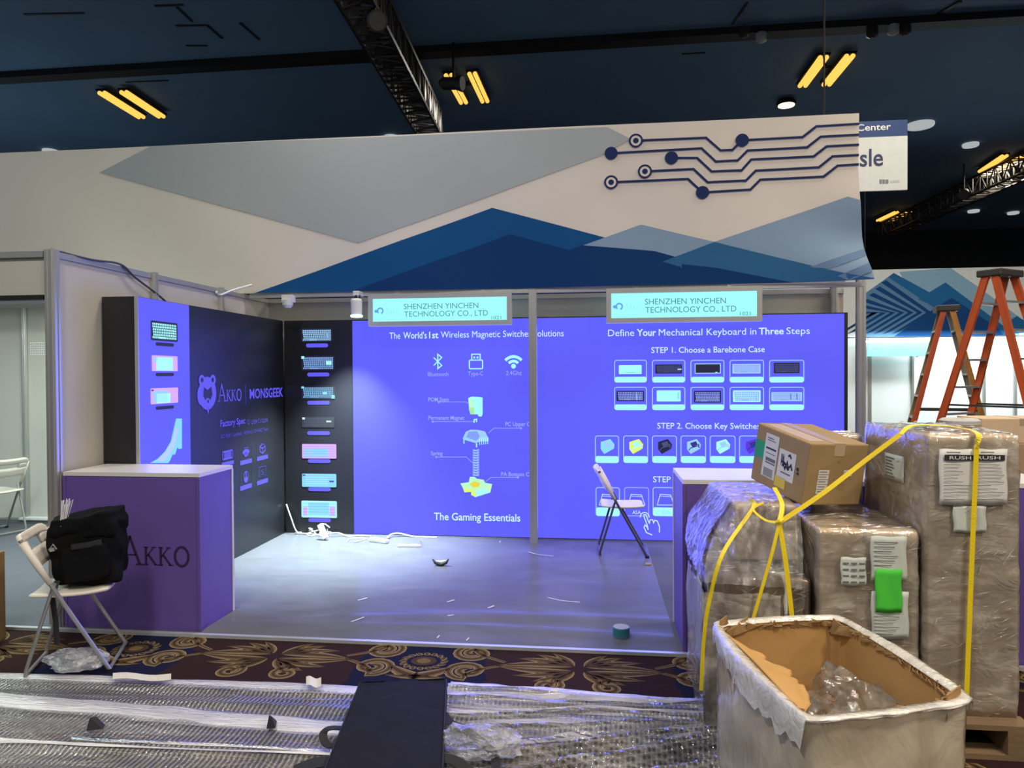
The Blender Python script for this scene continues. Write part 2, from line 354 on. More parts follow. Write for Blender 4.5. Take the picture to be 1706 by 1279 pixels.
# ================================================================ THE SETTING
WALLX, FRONT = -.285, -2.80
orn_a, orn_b = oz(455, 1095, -.012), oz(965, 1110, -.012)
PER = orn_b.x-orn_a.x
def carpet_mat():
    m = bpy.data.materials.new('hall_carpet'); m.use_nodes = True; nt = m.node_tree; n = nt.nodes; L = nt.links.new; b = n['Principled BSDF']
    b.inputs['Roughness'].default_value = .95; b.inputs['Specular IOR Level'].default_value = .1
    ge = n.new('ShaderNodeNewGeometry'); sx = n.new('ShaderNodeSeparateXYZ'); L(ge.outputs['Position'], sx.inputs[0])
    def math_(op, a, bb):
        k = n.new('ShaderNodeMath'); k.operation = op
        for i, q in enumerate((a, bb)):
            if hasattr(q, 'links'): L(q, k.inputs[i])
            else: k.inputs[i].default_value = q
        return k.outputs[0]
    d = math_('PINGPONG', math_('SUBTRACT', sx.outputs['X'], orn_a.x), PER/2)
    wob = n.new('ShaderNodeTexNoise'); wob.inputs['Scale'].default_value = 6; L(ge.outputs['Position'], wob.inputs['Vector'])
    d = math_('ADD', d, math_('MULTIPLY', wob.outputs['Fac'], .16))
    f = math_('LESS_THAN', d, .60)
    mx = n.new('ShaderNodeMix'); mx.data_type = 'RGBA'; L(f, mx.inputs['Factor'])
    mx.inputs['A'].default_value = (.008, .010, .034, 1); mx.inputs['B'].default_value = (.028, .013, .013, 1)
    pile = n.new('ShaderNodeTexNoise'); pile.inputs['Scale'].default_value = 300; L(ge.outputs['Position'], pile.inputs['Vector'])
    bp = n.new('ShaderNodeBump'); bp.inputs['Strength'].default_value = .5; bp.inputs['Distance'].default_value = .004
    L(pile.outputs['Fac'], bp.inputs['Height']); L(bp.outputs[0], b.inputs['Normal']); L(mx.outputs['Result'], b.inputs['Base Color'])
    return m
floor = struct(MB().box((-14, -13, -.06), (24, 22, -.012)).build('floor', carpet_mat()))
gold = mat('carpet_gold', (.15, .10, .042), .95, spec=.1, vary=.35, scale=40)
gold2 = mat('carpet_light_gold', (.26, .19, .10), .95, spec=.1, vary=.3, scale=40)
brown = mat('carpet_brown', (.06, .036, .02), .95, spec=.1, vary=.3, scale=40)
def stroke(mb, pts, ws, mi, z):
    P = [V(p) for p in pts]; k = len(P); vs = []
    for i, p in enumerate(P):
        t = (P[min(i+1, k-1)]-P[max(i-1, 0)]).normalized(); a = V((-t.y, t.x)); w = ws(i/(k-1))
        vs += [(p.x+a.x*w/2, p.y+a.y*w/2, z), (p.x-a.x*w/2, p.y-a.y*w/2, z)]
    mb.add(vs, [(2*i, 2*i+1, 2*i+3, 2*i+2) for i in range(k-1)], mi)
def spiral(mb, cx, cy, r, a0, turns, w, z, tail=None):
    for mi, k, dz in ((1, 1.0, 0), (0, .72, .0006), (2, .3, .0012)):
        pts = [(cx+r*(1-.86*t/24)*math.cos(a0+turns*6.283*t/24), cy+r*(1-.86*t/24)*math.sin(a0+turns*6.283*t/24)) for t in range(25)]
        if tail: pts = [(tail[0]+(pts[0][0]-tail[0])*q/6+(tail[2] if len(tail) > 2 else 0)*math.sin(q/6*3.14), tail[1]+(pts[0][1]-tail[1])*q/6) for q in range(6)]+pts
        stroke(mb, pts, lambda t: w*k*(.45+.9*math.sin(min(1, t*1.25)*2.2)*.8), mi, z+dz)
def leaf(mb, x, y, a, ln, w, bend, z):
    for mi, k, dz in ((1, 1.0, 0), (0, .74, .0006), (2, .34, .0012)):
        pts = []
        for q in range(13):
            t = q/12; aa = a+bend*t; pts.append((x+ln*t*math.cos(aa), y+ln*t*math.sin(aa)))
        stroke(mb, pts, lambda t: max(.002, w*k*math.sin(3.1416*(t**.75))), mi, z)
        z += .0006
cp = MB(); zc = -.0115
for row, yy in ((0, orn_a.y+.02), (1, orn_a.y-1.05)):
    for k in range(-1, 4):
        cx = orn_a.x+PER*k; sgn = 1 if row == 0 else -1
        for mx_ in (-1, 1):
            for my in (-1, 1):
                for a, ln, w in ((.18, .44, .075), (.5, .34, .07), (.85, .27, .065), (1.2, .22, .06)):
                    aa = a*my; aa = aa if mx_ == 1 else math.pi-aa
                    leaf(cp, cx+.03*mx_, yy+.03*my, aa, ln, w, .25*my*mx_*(-1), zc)
                spiral(cp, cx+mx_*.62, yy+my*.12+.04, .115, (math.pi/2 if my > 0 else -math.pi/2), 1.6*mx_*my*-1, .05, zc, tail=(cx+mx_*.42, yy+my*.02+.03, mx_*.07))
            spiral(cp, cx+mx_*.16, yy-.22*sgn, .08, 1.2, 1.3*mx_, .045, zc, tail=(cx+mx_*.04, yy-.05*sgn))
            leaf(cp, cx+mx_*.72, yy-.05*sgn, -math.pi/2*sgn-.5*mx_*sgn*-1, .36, .09, .7*mx_*sgn, zc)
        rx = cx+PER/2
        for q in range(16):
            w = 6.283*q/16; leaf(cp, rx+.095*math.cos(w), yy+.02+.08*math.sin(w), w, .05, .04, .5, zc)
        cp.add([(rx+.075*math.cos(6.283*q/20), yy+.02+.062*math.sin(6.283*q/20), zc+.0012) for q in range(20)], [tuple(range(20))], 2)
        cp.add([(rx+.04*math.cos(6.283*q/20), yy+.02+.034*math.sin(6.283*q/20), zc+.0018) for q in range(20)], [tuple(range(20))], 0)
struct(cp.build('carpet_scrollwork', [gold, gold2, brown], floor))

ceil_m = mat('ceiling_blue', (.10, .20, .335), .75, vary=.25, scale=.5)
struct(MB().box((-11.5, -9, 6.5), (24, 20, 6.6)).build('ceiling', ceil_m))
dark_m = mat('dark_wall', (.012, .014, .02), .9)
struct(MB().box((-18, 19.0, -.06), (26, 19.2, 6.5)).build('wall_far', dark_m))
black_m = mat('black_steel', (.006, .006, .008), .6)
# track slots, seams and service hatches of the ceiling
b0, b1 = oz(0, 120, 6.5), oz(1706, 30, 6.5)
struct(MB().box((-14, b0.y-.02, 6.40), (20, b0.y+.22, 6.499)).build('trim_1', black_m))
sl = oz(1600, 20, 6.5)
struct(MB().beam((oz(1535, 40, 6.49).x, oz(1535, 40, 6.49).y, 6.485), (oz(1600, 2, 6.49).x, oz(1600, 2, 6.49).y, 6.485), .06, .02).build('trim_2', black_m))
sm = MB()
for a, b in (((258, 10), (305, 8)), ((293, 43), (345, 42)), ((295, 12), (320, 36)), ((345, 42), (370, 64)), ((400, 38), (432, 66)), ((40, 24), (140, 22)), ((210, 137), (280, 134)), ((1136, 90), (1175, 88)), ((1220, 40), (1245, 4)), ((310, 76), (345, 76))):
    p, q = oz(*a, 6.495), oz(*b, 6.495); sm.beam(p, q, .035, .012)
struct(sm.build('trim_3', black_m))

panel_w = mat('white_wall_panel', (.53, .51, .46), .45, vary=.03, scale=3)
alu = mat('aluminium', (.62, .62, .60), .32, metal=.75, vary=.06, scale=30, stretch=(1, 1, .05))
wb = struct(MB().box((-5.2, .27, -.011), (5.60, .31, 2.43)).build('wall_back', panel_w))
wl = struct(MB().box((WALLX-.02, FRONT+.06, -.011), (WALLX, .269, 2.40)).build('wall_left', panel_w))
def post(x, y, z0=-.012, z1=2.45, w=.06, name='trim_4'):
    mb = MB().box((x-w/2, y-w/2, z0), (x+w/2, y+w/2, z1))
    for s in (-1, 1):                                     # the grooves of the extruded profile stand as slim ribs
        mb.box((x+s*w*.28-w*.12, y-w/2-.006, z0), (x+s*w*.28+w*.12, y-w/2, z1))
        mb.box((x-w/2-.006, y+s*w*.28-w*.12, z0), (x-w/2, y+s*w*.28+w*.12, z1)); mb.box((x+w/2, y+s*w*.28-w*.12, z0), (x+w/2+.006, y+s*w*.28+w*.12, z1))
    return struct(mb.build(name, alu))
post(WALLX-.01, FRONT+.03)
for i, q in enumerate((256, 367)):
    p = ox(q, 500, WALLX+.01); post(WALLX+.012, p.y, w=.045, name='trim_5')
post(2.602, -.205, w=.062, z1=2.46, name='trim_6')
post(5.66, -.02, w=.065, z1=2.60, name='trim_7')
for q in (1389,): post(oy(q, 490, .22).x, .22, w=.05, z1=2.62, name='trim_8')
xk = oy(40, 600, .24).x; post(xk, .245, w=.035, z1=2.40, name='trim_9')
# rails: top of left wall, the rail the banner hangs from and the strip at the edge of the booth carpet
struct(MB().box((WALLX-.03, FRONT+.06, 2.40), (WALLX+.012, .26, 2.44)).build('trim_10', alu))
rail = struct(MB().box((-.24, -.235, 2.405), (2.565, -.175, 2.445)).box((2.64, -.235, 2.405), (5.62, -.175, 2.445)).build('trim_11', alu))
struct(MB().box((-5.2, .255, 2.40), (5.60, .325, 2.445)).build('trim_12', alu))
booth_grey = mat('booth_carpet', (.12, .124, .145), .9, spec=.15, vary=.12, scale=5, bump=.3, bscale=220)
c = MB().box((WALLX, FRONT, -.0115), (6.1, .269, 0)).build('booth_carpet', booth_grey)
tag(c, 'grey carpet on the floor of the blue-lit booth', 'carpet')
c = MB().box((-5.2, FRONT, -.0115), (WALLX-.03, .269, 0)).build('booth_carpet', booth_grey)
tag(c, 'pale carpet of the neighbouring booth at the left picture edge', 'carpet')
struct(MB().box((-5.2, FRONT-.03, -.0115), (6.1, FRONT, .008)).build('trim_13', mat('edge_strip', (.6, .62, .66), .25, metal=.4)))
# neighbouring booth on the left: name fascia, kick board, joint and perforated tile on its rear wall
zf = oy(50, 499, FRONT).z
t = thing('fascia_board', 'blank pale fascia board above the left neighbouring booth', 'fascia', (-1.6, FRONT+.03, zf))
MB().box((-5.0, FRONT+.02, zf+.03), (WALLX-.05, FRONT+.04, 2.40)).build('board', panel_w, t)
MB().box((-5.0, FRONT+.0, 2.40), (WALLX-.05, FRONT+.06, 2.44)).build('top_rail', alu, t)
MB().box((-5.0, FRONT+.0, zf), (WALLX-.05, FRONT+.06, zf+.03)).build('bottom_rail', black_m, t)
zk = oy(60, 862, .20).z
t = thing('kick_board', 'low grey kick board with bright top ledge, rear wall of left booth', 'kick board', (-1.6, .2, 0))
MB().box((-5.0, .17, .0), (WALLX-.05, .268, zk-.02)).build('board', mat('kick_grey', (.16, .165, .17), .6), t)
MB().box((xk-.02, .155, zk-.02), (WALLX-.05, .268, zk)).build('ledge', mat('white_gloss', (.8, .82, .82), .3), t)
g = Gfx(1, .268, -1); dot = mat('dot_white', (.9, .92, .92), .4)
a, b, cc, e = g.box(50, 569, 81, 592)
for r in range(6):
    for k in range(9): g.disc(a+(cc-a)*(k+.5)/9, b+(e-b)*(r+.5)/6, (cc-a)/9*.33, dot, .003, n=8)
t = tag(g.mb.build('perforated_tile', g.mats), 'small square of white dots on rear wall of left booth', 'wall tile'); g.reset()

# ================================================================ THE BACKLIT DISPLAYS
PUR = emis('backlit_violet', (.112, .112, .98), 1.0, vary=.16)
MINT = emis('backlit_mint', (.40, 1.0, .98), 1.0); TXT = emis('backlit_text', (.62, .90, 1.0), 1.0); TXF = emis('backlit_fine_text', (.33, .42, 1.0), 1.0)
PALE = emis('backlit_pale_blue', (.36, .66, 1.0), .95); KBK = emis('print_black', (.010, .012, .04), 1); KGR = emis('print_grey', (.06, .07, .22), 1)
PINK = emis('print_pink', (.72, .42, .95), 1); CYAN = emis('print_cyan', (.25, .75, .95), 1); YEL = emis('print_yellow', (.75, .95, .18), 1)
GLD = emis('print_gold', (.80, .70, .05), 1); LIME = emis('print_lime', (.40, .85, .30), 1); VIO = emis('print_deep_violet', (.10, .03, .75), 1)
LINE = emis('print_line', (.27, .36, 1.0), 1); PILL = emis('backlit_pill', (.12, .10, .92), 1.0); NAVY = emis('print_navy', (.02, .03, .25), 1)
LOGO = emis('backlit_logo_violet', (.11, .09, .85), 1.0); LOGO2 = emis('backlit_dim_violet', (.055, .05, .48), 1)
BLK = mat('black_fabric_print', (.014, .014, .018), .38, spec=.45, vary=.2, scale=4)
TRIM = mat('dark_frame', (.02, .02, .024), .4)
HB = 2.192
# ---- back wall
bx = thing('lightbox_display', 'wide violet backlit display along the back wall with keyboard steps', 'display', (2.78, .1, 0))
MB().box((.735, .012, .0), (5.556, .20, HB)).build('frame', TRIM, bx)
g = Gfx(1, 0.0, -1)
pan = MB().box((.737, .0, .006), (5.52, .011, HB-.012)).build('backlit_panel', PUR, bx)
WD = [('The', 649, 667, 564.5, 564, 0), ("World's", 672, 711, 564, 563.4, .008), ('1st', 715, 730.5, 563.3, 563, .018), ('Wireless Magnetic Switches Solutions', 734.5, 939, 563, 559.5, 0)]
for s, a, b, y0, y1, bo in WD: g.text(s, a, b, y0, 10.5, TXT, bo, yb1=y1); g.build('headline', pan)
for s, a, b, y0, y1, bo in (('Define', 1013, 1056.5, 560, 559.5, 0), ('Your', 1061, 1093, 559.5, 559, .018), ('Mechanical Keyboard in', 1097.5, 1260, 559, 557.2, 0), ('Three', 1264, 1305.5, 557, 556.6, .018), ('Steps', 1310, 1349, 556.5, 556, 0)):
    g.text(s, a, b, y0, 11, TXT, bo, yb1=y1); g.build('headline', pan)
for s, a, b, y0 in (('STEP 1. Choose a Barebone Case', 1085, 1274, 587), ('STEP 2. Choose Key Switches', 1095, 1266, 714), ('STEP 3.', 1088, 1131, 803)):
    g.text(s, a, b, y0, 9.5, TXT, .006); g.build('step_title', pan)
g.text('The Gaming Essentials', 723, 867, 867, 12, TXT, .012); g.build('slogan', pan)
# connection icons
u, v = g.uv(729.5, 602); h = .072
g.line([(u-.042, v+.04), (u+.04, v-.04), (u, v-h), (u, v+h), (u+.04, v+.04), (u-.042, v-.04)], .011, MINT)
g.text('Bluetooth', 713, 747, 626.5, 7, TXF); g.build('icon', pan)
u, v = g.uv(793, 602)
g.line(g.rr(u-.067, v-.072, u+.067, v+.014, .012), .011, MINT, closed=True); g.line([(u-.042, v+.014), (u-.042, v+.072), (u+.042, v+.072), (u+.042, v+.014)], .011, MINT)
g.urect(u-.024, v+.03, u-.008, v+.05, MINT); g.urect(u+.008, v+.03, u+.024, v+.05, MINT)
g.text('Type-C', 780, 805, 625.5, 7, TXF); g.build('icon', pan)
u, v = g.uv(855.5, 609)
g.disc(u, v-.005, .024, MINT)
for r in (.06, .105): g.ring(u, v-.015, r, .028, MINT, a0=40, a1=140)
g.text('2.4Ghz', 843, 869, 624.5, 7, TXF); g.build('icon', pan)
# exploded switch with its captions
for s, a, b, y, ln in (('POM Stem', 714, 748, 668.5, ((731, 669.5), (777, 669.5), (782, 673))), ('Permanent Magnet', 714, 773.5, 699, ((721, 702), (789, 702))), ('PC Upper Case', 842, 894, 709.5, ((868, 713), (823, 713), (814, 721))),
                       ('Spring', 718, 737.5, 758, ((727, 761), (777, 761), (788, 771))), ('PA Bottom Case', 835, 893, 793, ((863, 795), (818, 795), (808, 803)))):
    g.text(s, a, b, y, 6.5, TXF, .01); g.pline(ln, .007, LINE); q = g.uv(*ln[0]); g.disc(q[0], q[1], .012, LINE, n=10); g.build('caption', pan)
P = lambda pts, m, d=.003: g.ppoly(pts, m, d)
P([(780, 663), (786, 660.5), (797, 661), (804, 662), (804, 690), (802, 694), (797, 693), (796, 690), (784, 690), (782, 684)], MINT)
P([(781, 680), (790, 678), (790, 690), (784, 690)], LIME, .004); P([(782, 665), (789, 664), (789, 678), (782, 680)], emis('print_pale_lime', (.5, 1, .6), 1), .004)
g.build('switch_stem_picture', pan)
g.pline([(790, 704), (790, 699), (794, 698), (794, 703)], .012, MINT); g.build('magnet_picture', pan)
P([(771, 730), (776, 719), (784, 715.5), (797, 716), (808, 718.5), (814, 730), (814, 735), (800, 735), (793, 738), (772, 732)], PALE)
P([(777, 728), (781, 719), (795, 718), (800, 728), (793, 734)], emis('print_glass', (.22, .35, 1), 1), .004)
for k in range(5): g.pline([(799+k*3.4, 728), (799+k*3.4, 741-k*.4)], .007, MINT, .005)
g.pline([(773, 732), (773, 739)], .01, MINT); g.pline([(794, 738), (794, 745)], .012, MINT); g.build('upper_case_picture', pan)
for k in range(11):
    y = 749+k*4.1; g.pline([(788, y), (793, y+1.3), (798, y)], .011, PALE); g.pline([(788, y+2), (798, y+2.6)], .006, LINE, .0035)
g.pline([(788.3, 748), (788.3, 793)], .006, LINE); g.pline([(797.8, 748), (797.8, 793)], .006, LINE); g.build('spring_picture', pan)
P([(767, 805), (781, 803), (783, 794), (791, 794), (794, 797), (806, 799), (808, 804), (820, 806), (817, 820), (792, 828), (785, 824), (785, 819), (774, 820), (771, 812)], emis('print_pale_lime', (.5, 1, .6), 1))
P([(782, 806), (790, 801), (800, 804), (798, 811), (788, 812)], GLD, .004); P([(771, 812), (785, 814), (792, 817), (792, 828), (785, 824), (785, 819), (774, 820)], YEL, .004)
P([(793, 818), (816, 811), (815, 819), (793, 827)], MINT, .0045); P([(812, 811), (815, 810), (815, 817), (812, 818)], YEL, .005); g.build('bottom_case_picture', pan)
# cards of steps one to three
def card(x0, y0, x1, y1, strip=9, hot=False):
    a, b, c_, e = g.box(x0, y0, x1, y1); r = .02
    g.line(g.rr(a, b, c_, e, r), .008, PALE if not hot else TXF, .003, closed=True)
    if not hot: g.urect(a, b, c_, b+(e-b)*strip/(y1-y0), MINT, .004, r)
xs = ((1024, 1077), (1087, 1141), (1151, 1206), (1216, 1272), (1282, 1339))
K = [[(31, 567, 1069, 624, MINT, None, 1, 1, [(.3, .12, .4, .1, CYAN)]), (91.5, 607, 1136, 622, KBK, KGR, 5, 15, [(.84, .4, .14, .12, MINT)]), (1158, 606, 1200, 621.5, KBK, None, 1, 1, [(.8, .03, .08, .1, MINT)]), (1220, 606, 1267, 622, PALE, LINE, 5, 15, []), (1289, 604, 1332, 621.5, KBK, KGR, 5, 15, [])],
     [(1027, 651, 1073, 668, KBK, LINE, 5, 15, [(.72, .1, .03, .8, PALE)]), (1094, 650, 1134, 668.5, MINT, None, 1, 1, [(.86, .2, .08, .6, CYAN)]), (1156, 651, 1201, 670.5, KBK, LINE, 6, 15, []), (1221, 650, 1267, 669.5, MINT, LINE, 5, 14, []), (1285, 653, 1336, 668, PALE, LINE, 5, 16, [(.62, .15, .02, .7, NAVY), (.82, .15, .02, .7, NAVY)])]]
for r, (y0, y1) in enumerate(((600, 636.5), (645, 682.5))):
    for k, (x0, x1) in enumerate(xs):
        card(x0, y0, x1, y1); q = list(K[r][k]); 
        if r == 0 and k == 0: q[0], q[1], q[2], q[3] = 1031, 608, 1069, 623
        if r == 0 and k == 1: q[0] = 1091.5
        keyboard_print(g, q[0], q[1], q[2], q[3], q[4], q[5], q[6], q[7], q[8], edge=(PALE if (r, k) == (0, 2) else None))
        g.build('keyboard_case_card', pan)
sw = ((992, 1030.5, CYAN, PALE), (1039, 1079, YEL, MINT), (1087, 1127, KBK, KGR), (1134.5, 1175.5, PALE, NAVY), (1183, 1224.5, MINT, PALE), (1232, 1274, VIO, NAVY), (1281, 1323, CYAN, MINT))
for x0, x1, m1, m2 in sw:
    card(x0, 726, x1, 770.5, 11); xc = (x0+x1)/2+.5
    P([(xc-11, 736), (xc+5, 731), (xc+12, 740), (xc+11, 747), (xc-5, 756), (xc-11, 748)], m1, .004)
    P([(xc-6, 738), (xc+4, 734.5), (xc+7, 741), (xc-2, 745)], m2, .005); g.pline([(xc-8, 750), (xc-5, 746), (xc+9, 742)], .008, m2, .005); g.pline([(xc+8, 739), (xc+9, 746)], .01, m2, .005)
    g.build('key_switch_card', pan)
for k, (x0, x1) in enumerate(((993, 1032), (1040.5, 1080.5), (1088, 1130), (1137, 1180))):
    card(x0, 812, x1, 859, 14, hot=(k == 1)); xc = (x0+x1)/2
    g.pline([(xc-14, 841), (xc-9, 823), (xc+8, 824), (xc+14, 841)], .006, TXT, .004); g.pline([(xc-14, 841), (xc+14, 841)], .006, TXT, .004); g.pline([(xc-10, 826), (xc+9, 827)], .005, TXT, .004)
    if k: g.text(('', 'ASA', 'JDA', 'KDA')[k], xc-7, xc+7, 856, 6, TXT if k == 1 else CYAN, d=.005)
    g.build('keycap_card', pan)
Z8 = lambda pts: [(960+x/7.106, 760+y/7.106) for x, y in pts]
g.pline(Z8([(850, 860), (835, 800), (805, 720), (800, 690), (825, 690), (850, 760), (865, 790), (875, 750), (905, 750), (915, 785), (930, 755), (960, 765), (985, 830), (985, 900)]), .009, TXT)
g.pline(Z8([(850, 870), (845, 845), (815, 810), (803, 840), (830, 900), (900, 930)]), .009, TXT)
u, v = g.uv(*Z8([(810, 715)])[0]); g.ring(u, v, .042, .009, TXT, a0=-10, a1=190); g.build('pointing_hand_icon', pan)
# black end of the back wall with its column of keyboards
bk = thing('lightbox_display', 'black display column in the rear corner with seven glowing keyboards', 'display', (.37, .1, 0))
MB().box((.01, .012, .0), (.733, .20, HB)).build('frame', TRIM, bk)
pan2 = MB().box((.01, .0, .0), (.732, .011, HB-.004)).build('black_panel', BLK, bk)
cols = [(502, 547, 554, 569.5, KBK, PALE, (510, 547)), (502.5, 592.5, 558, 617, KBK, emis('print_keys', (.22, .42, .85), 1), (512, 549)), (502.5, 643, 558, 664.5, KBK, emis('print_keys2', (.16, .45, .75), 1), (512, 549.5)), (503, 694, 557, 712, KBK, emis('print_keys3', (.05, .06, .12), 1), (512, 550)),
        (503.5, 739.5, 560.5, 763.5, PINK, None, (513, 551)), (503.5, 789, 560.5, 811, CYAN, None, (513.5, 551.5)), (502.5, 834, 561.5, 862, MINT, None, (514, 551.5))]
ys = (572, 620.5, 667.5, 718, 764.5, 811.5, 863)
for k, (x0, y0, x1, y1, b_, ky, pl) in enumerate(cols):
    acc = {1: [(.0, .8, .09, .18, MINT), (.74, .38, .16, .26, MINT)], 2: [(.0, .82, .08, .16, CYAN), (.64, .36, .13, .2, CYAN), (.9, .02, .1, .28, CYAN)], 3: [(.02, .75, .08, .18, TXT), (.76, .5, .15, .14, TXT)],
           4: [(.15, .08, .62, .62, PALE), (.3, .3, .4, .4, CYAN), (.05, .1, .12, .6, PALE)], 5: [(.02, .82, .08, .12, NAVY), (.8, .38, .13, .14, NAVY), (.1, .1, .65, .7, emis('print_cyan2', (.30, .80, .98), 1))], 6: [(.2, .2, .58, .7, CYAN), (.05, .12, .12, .5, PINK), (.8, .12, .15, .55, PINK), (.4, .82, .2, .07, PINK)]}.get(k, [])
    keyboard_print(g, x0, y0, x1, y1, b_, ky, 6, 15, acc)
    if k >= 4:
        a, b, c_, e = g.box(x0, y0, x1, y1)
        for q in range(1, 6): g.line([(a+.015, b+(e-b)*q/6), (c_-.015, b+(e-b)*q/6)], .004, LINE, .0075)
    g.build('keyboard_picture', pan2)
    yh = 6.5; a, b, c_, e = g.box(pl[0], ys[k], pl[1], ys[k]+yh); g.urect(a, b, c_, e, PILL, .003, .02); g.build('name_bar', pan2)
# ---- left wall
lx = thing('lightbox_display', 'tall left wall display, violet front strip and black rear part with logos', 'display', (WALLX/2, -1.16, 0))
LF = -2.335
MB().box((WALLX+.012, LF, .0), (-.012, -.01, HB)).build('frame', BLK, lx)
part_label(MB().box((-.024, LF-.006, 0), (.003, LF-.0005, HB)).build('edge_strip', alu, lx), 'pale metal edge strip')
g = Gfx(0, 0.0, 1)
sp = -1.704
pv = MB().box((-.011, LF, .0), (0, sp, HB-.004)).build('backlit_strip', PUR, lx)
pb = MB().box((-.011, sp+.001, .0), (0, -.01, HB-.004)).build('black_panel', BLK, lx)
keyboard_print(g, 250.5, 536, 295, 568, KBK, MINT, 6, 14, []); g.build('keyboard_picture', pv)
keyboard_print(g, 252, 592.5, 295, 618, PINK, None, 1, 1, [(.15, .05, .65, .85, MINT), (.05, .6, .15, .3, PALE)]); g.build('keyboard_picture', pv)
keyboard_print(g, 250, 646, 296, 672, PINK, None, 1, 1, [(.08, .1, .5, .75, PALE), (.2, .05, .5, .6, MINT), (.02, .82, .08, .1, NAVY)]); g.build('keyboard_picture', pv)
for y in (571, 621, 676): g.rect(258.5, y, 289, y+5.5, KBK, .004, .02); g.build('name_bar', pv)
P = lambda pts, m, d=.003: g.ppoly(pts, m, d)
P([(249.5, 771), (262, 764), (274, 752), (284, 735), (292, 700), (293, 697), (302.5, 697), (302.5, 747), (297, 748), (295, 745), (291, 757), (287, 757), (283, 766), (280, 771)], emis('print_sky', (.25, .7, .98), 1))
P([(262, 766), (276, 752), (286, 735), (292, 712), (296, 715), (290, 742), (280, 758), (270, 769)], emis('print_lilac', (.5, .6, .98), 1), .004); g.build('keycap_picture', pv)
# logos and writing on the black part
q = g.uv(345, 655); emblem(g, q[0], q[1], .135, LOGO, BLK); g.build('emblem', pb)
a, b = g.uv(363, 668.5), g.uv(402, 667); serif_word(g, a[0], (a[1]+b[1])/2-.0, b[0]-a[0], .15, LOGO); g.build('wordmark', pb)
a, b = g.uv(408.5, 640), g.uv(408.5, 673); g.line([a, (a[0], b[1])], .008, LOGO2); g.build('divider', pb)
g.text('MONSGEEK', 415.5, 471, 664, 15, LOGO, .02, yb1=660); g.build('wordmark', pb)
g.text('Factory Spec', 366.5, 408, 711, 10.5, LOGO, .018, yb1=705); g.build('heading', pb); g.text('OEM', 418, 428, 706, 7, LOGO2, .02); g.build('caption', pb); g.text('ODM', 435, 445.5, 704, 7, LOGO2, .02)
for x, y in ((413.5, 703), (431.5, 701)): q = g.uv(x, y); g.ring(q[0], q[1], .02, .007, LOGO2)
g.build('caption', pb)
g.text('ISO 9001 Certified | 4000m2 | 20+R&D Team', 367, 446.5, 727, 5.6, LOGO2, .015, yb1=720); g.build('caption', pb)
for (x0, y0, x1, y1), kd in zip(((368.5, 748, 389, 775), (399.5, 741, 419, 773), (427.5, 736, 446, 766), (368.5, 792, 389, 817), (399.5, 782, 419, 815), (427.5, 775, 446, 806)), range(6)):
    a, b, c_, e = g.box(x0, y0, x1, y1); w, h = c_-a, e-b; u = (a+c_)/2; v = b+h*.63
    g.line([(a, b), (c_, b), (c_, e), (a, e)], .004, emis('print_faint', (.02, .02, .09), 1), .002, closed=True)
    g.urect(a, b, c_, b+h*.24, LOGO, .003, .008)
    if kd == 0:
        g.line(g.rr(u-w*.4, v-h*.22, u+w*.4, v+h*.26, .01), .012, LOGO, closed=True)
        for r in range(4): g.line([(u-w*.3, v-h*.14+r*h*.11), (u+w*.3, v-h*.14+r*h*.11)], .012, LOGO)
    elif kd == 1: g.disc(u, v, w*.3, LOGO, ry=h*.15); g.disc(u, v-h*.12, w*.18, LOGO, ry=h*.12); g.line([(u-w*.2, v+h*.22), (u+w*.2, v+h*.22)], .008, LOGO2)
    elif kd == 2:
        g.line([(u, v+h*.27), (u+w*.24, v+h*.12), (u+w*.24, v-h*.12), (u, v-h*.27), (u-w*.24, v-h*.12), (u-w*.24, v+h*.12)], .012, LOGO, closed=True)
        for dx, dy in ((.2, .1), (-.2, .1), (0, -.22)): g.line([(u, v), (u+w*dx, v+h*dy)], .012, LOGO)
    elif kd in (3, 4): g.line(g.rr(u-w*.17, v-h*.27, u+w*.17, v+h*.27, w*.16), .01, LOGO, closed=True); g.disc(u, v-h*.12, w*.15, LOGO, ry=h*.14); g.line([(u, v+h*.02), (u, v+h*.25)], .02, LOGO)
    else:
        g.line([(u-w*.3, v-h*.26), (u+w*.3, v-h*.26), (u+w*.3, v+h*.3), (u-w*.3, v+h*.3)], .008, LOGO2, closed=True); g.utext('S', u-w*.12, v-h*.13, u+w*.12, h*.26, LOGO2)
    g.build('service_icon', pb)

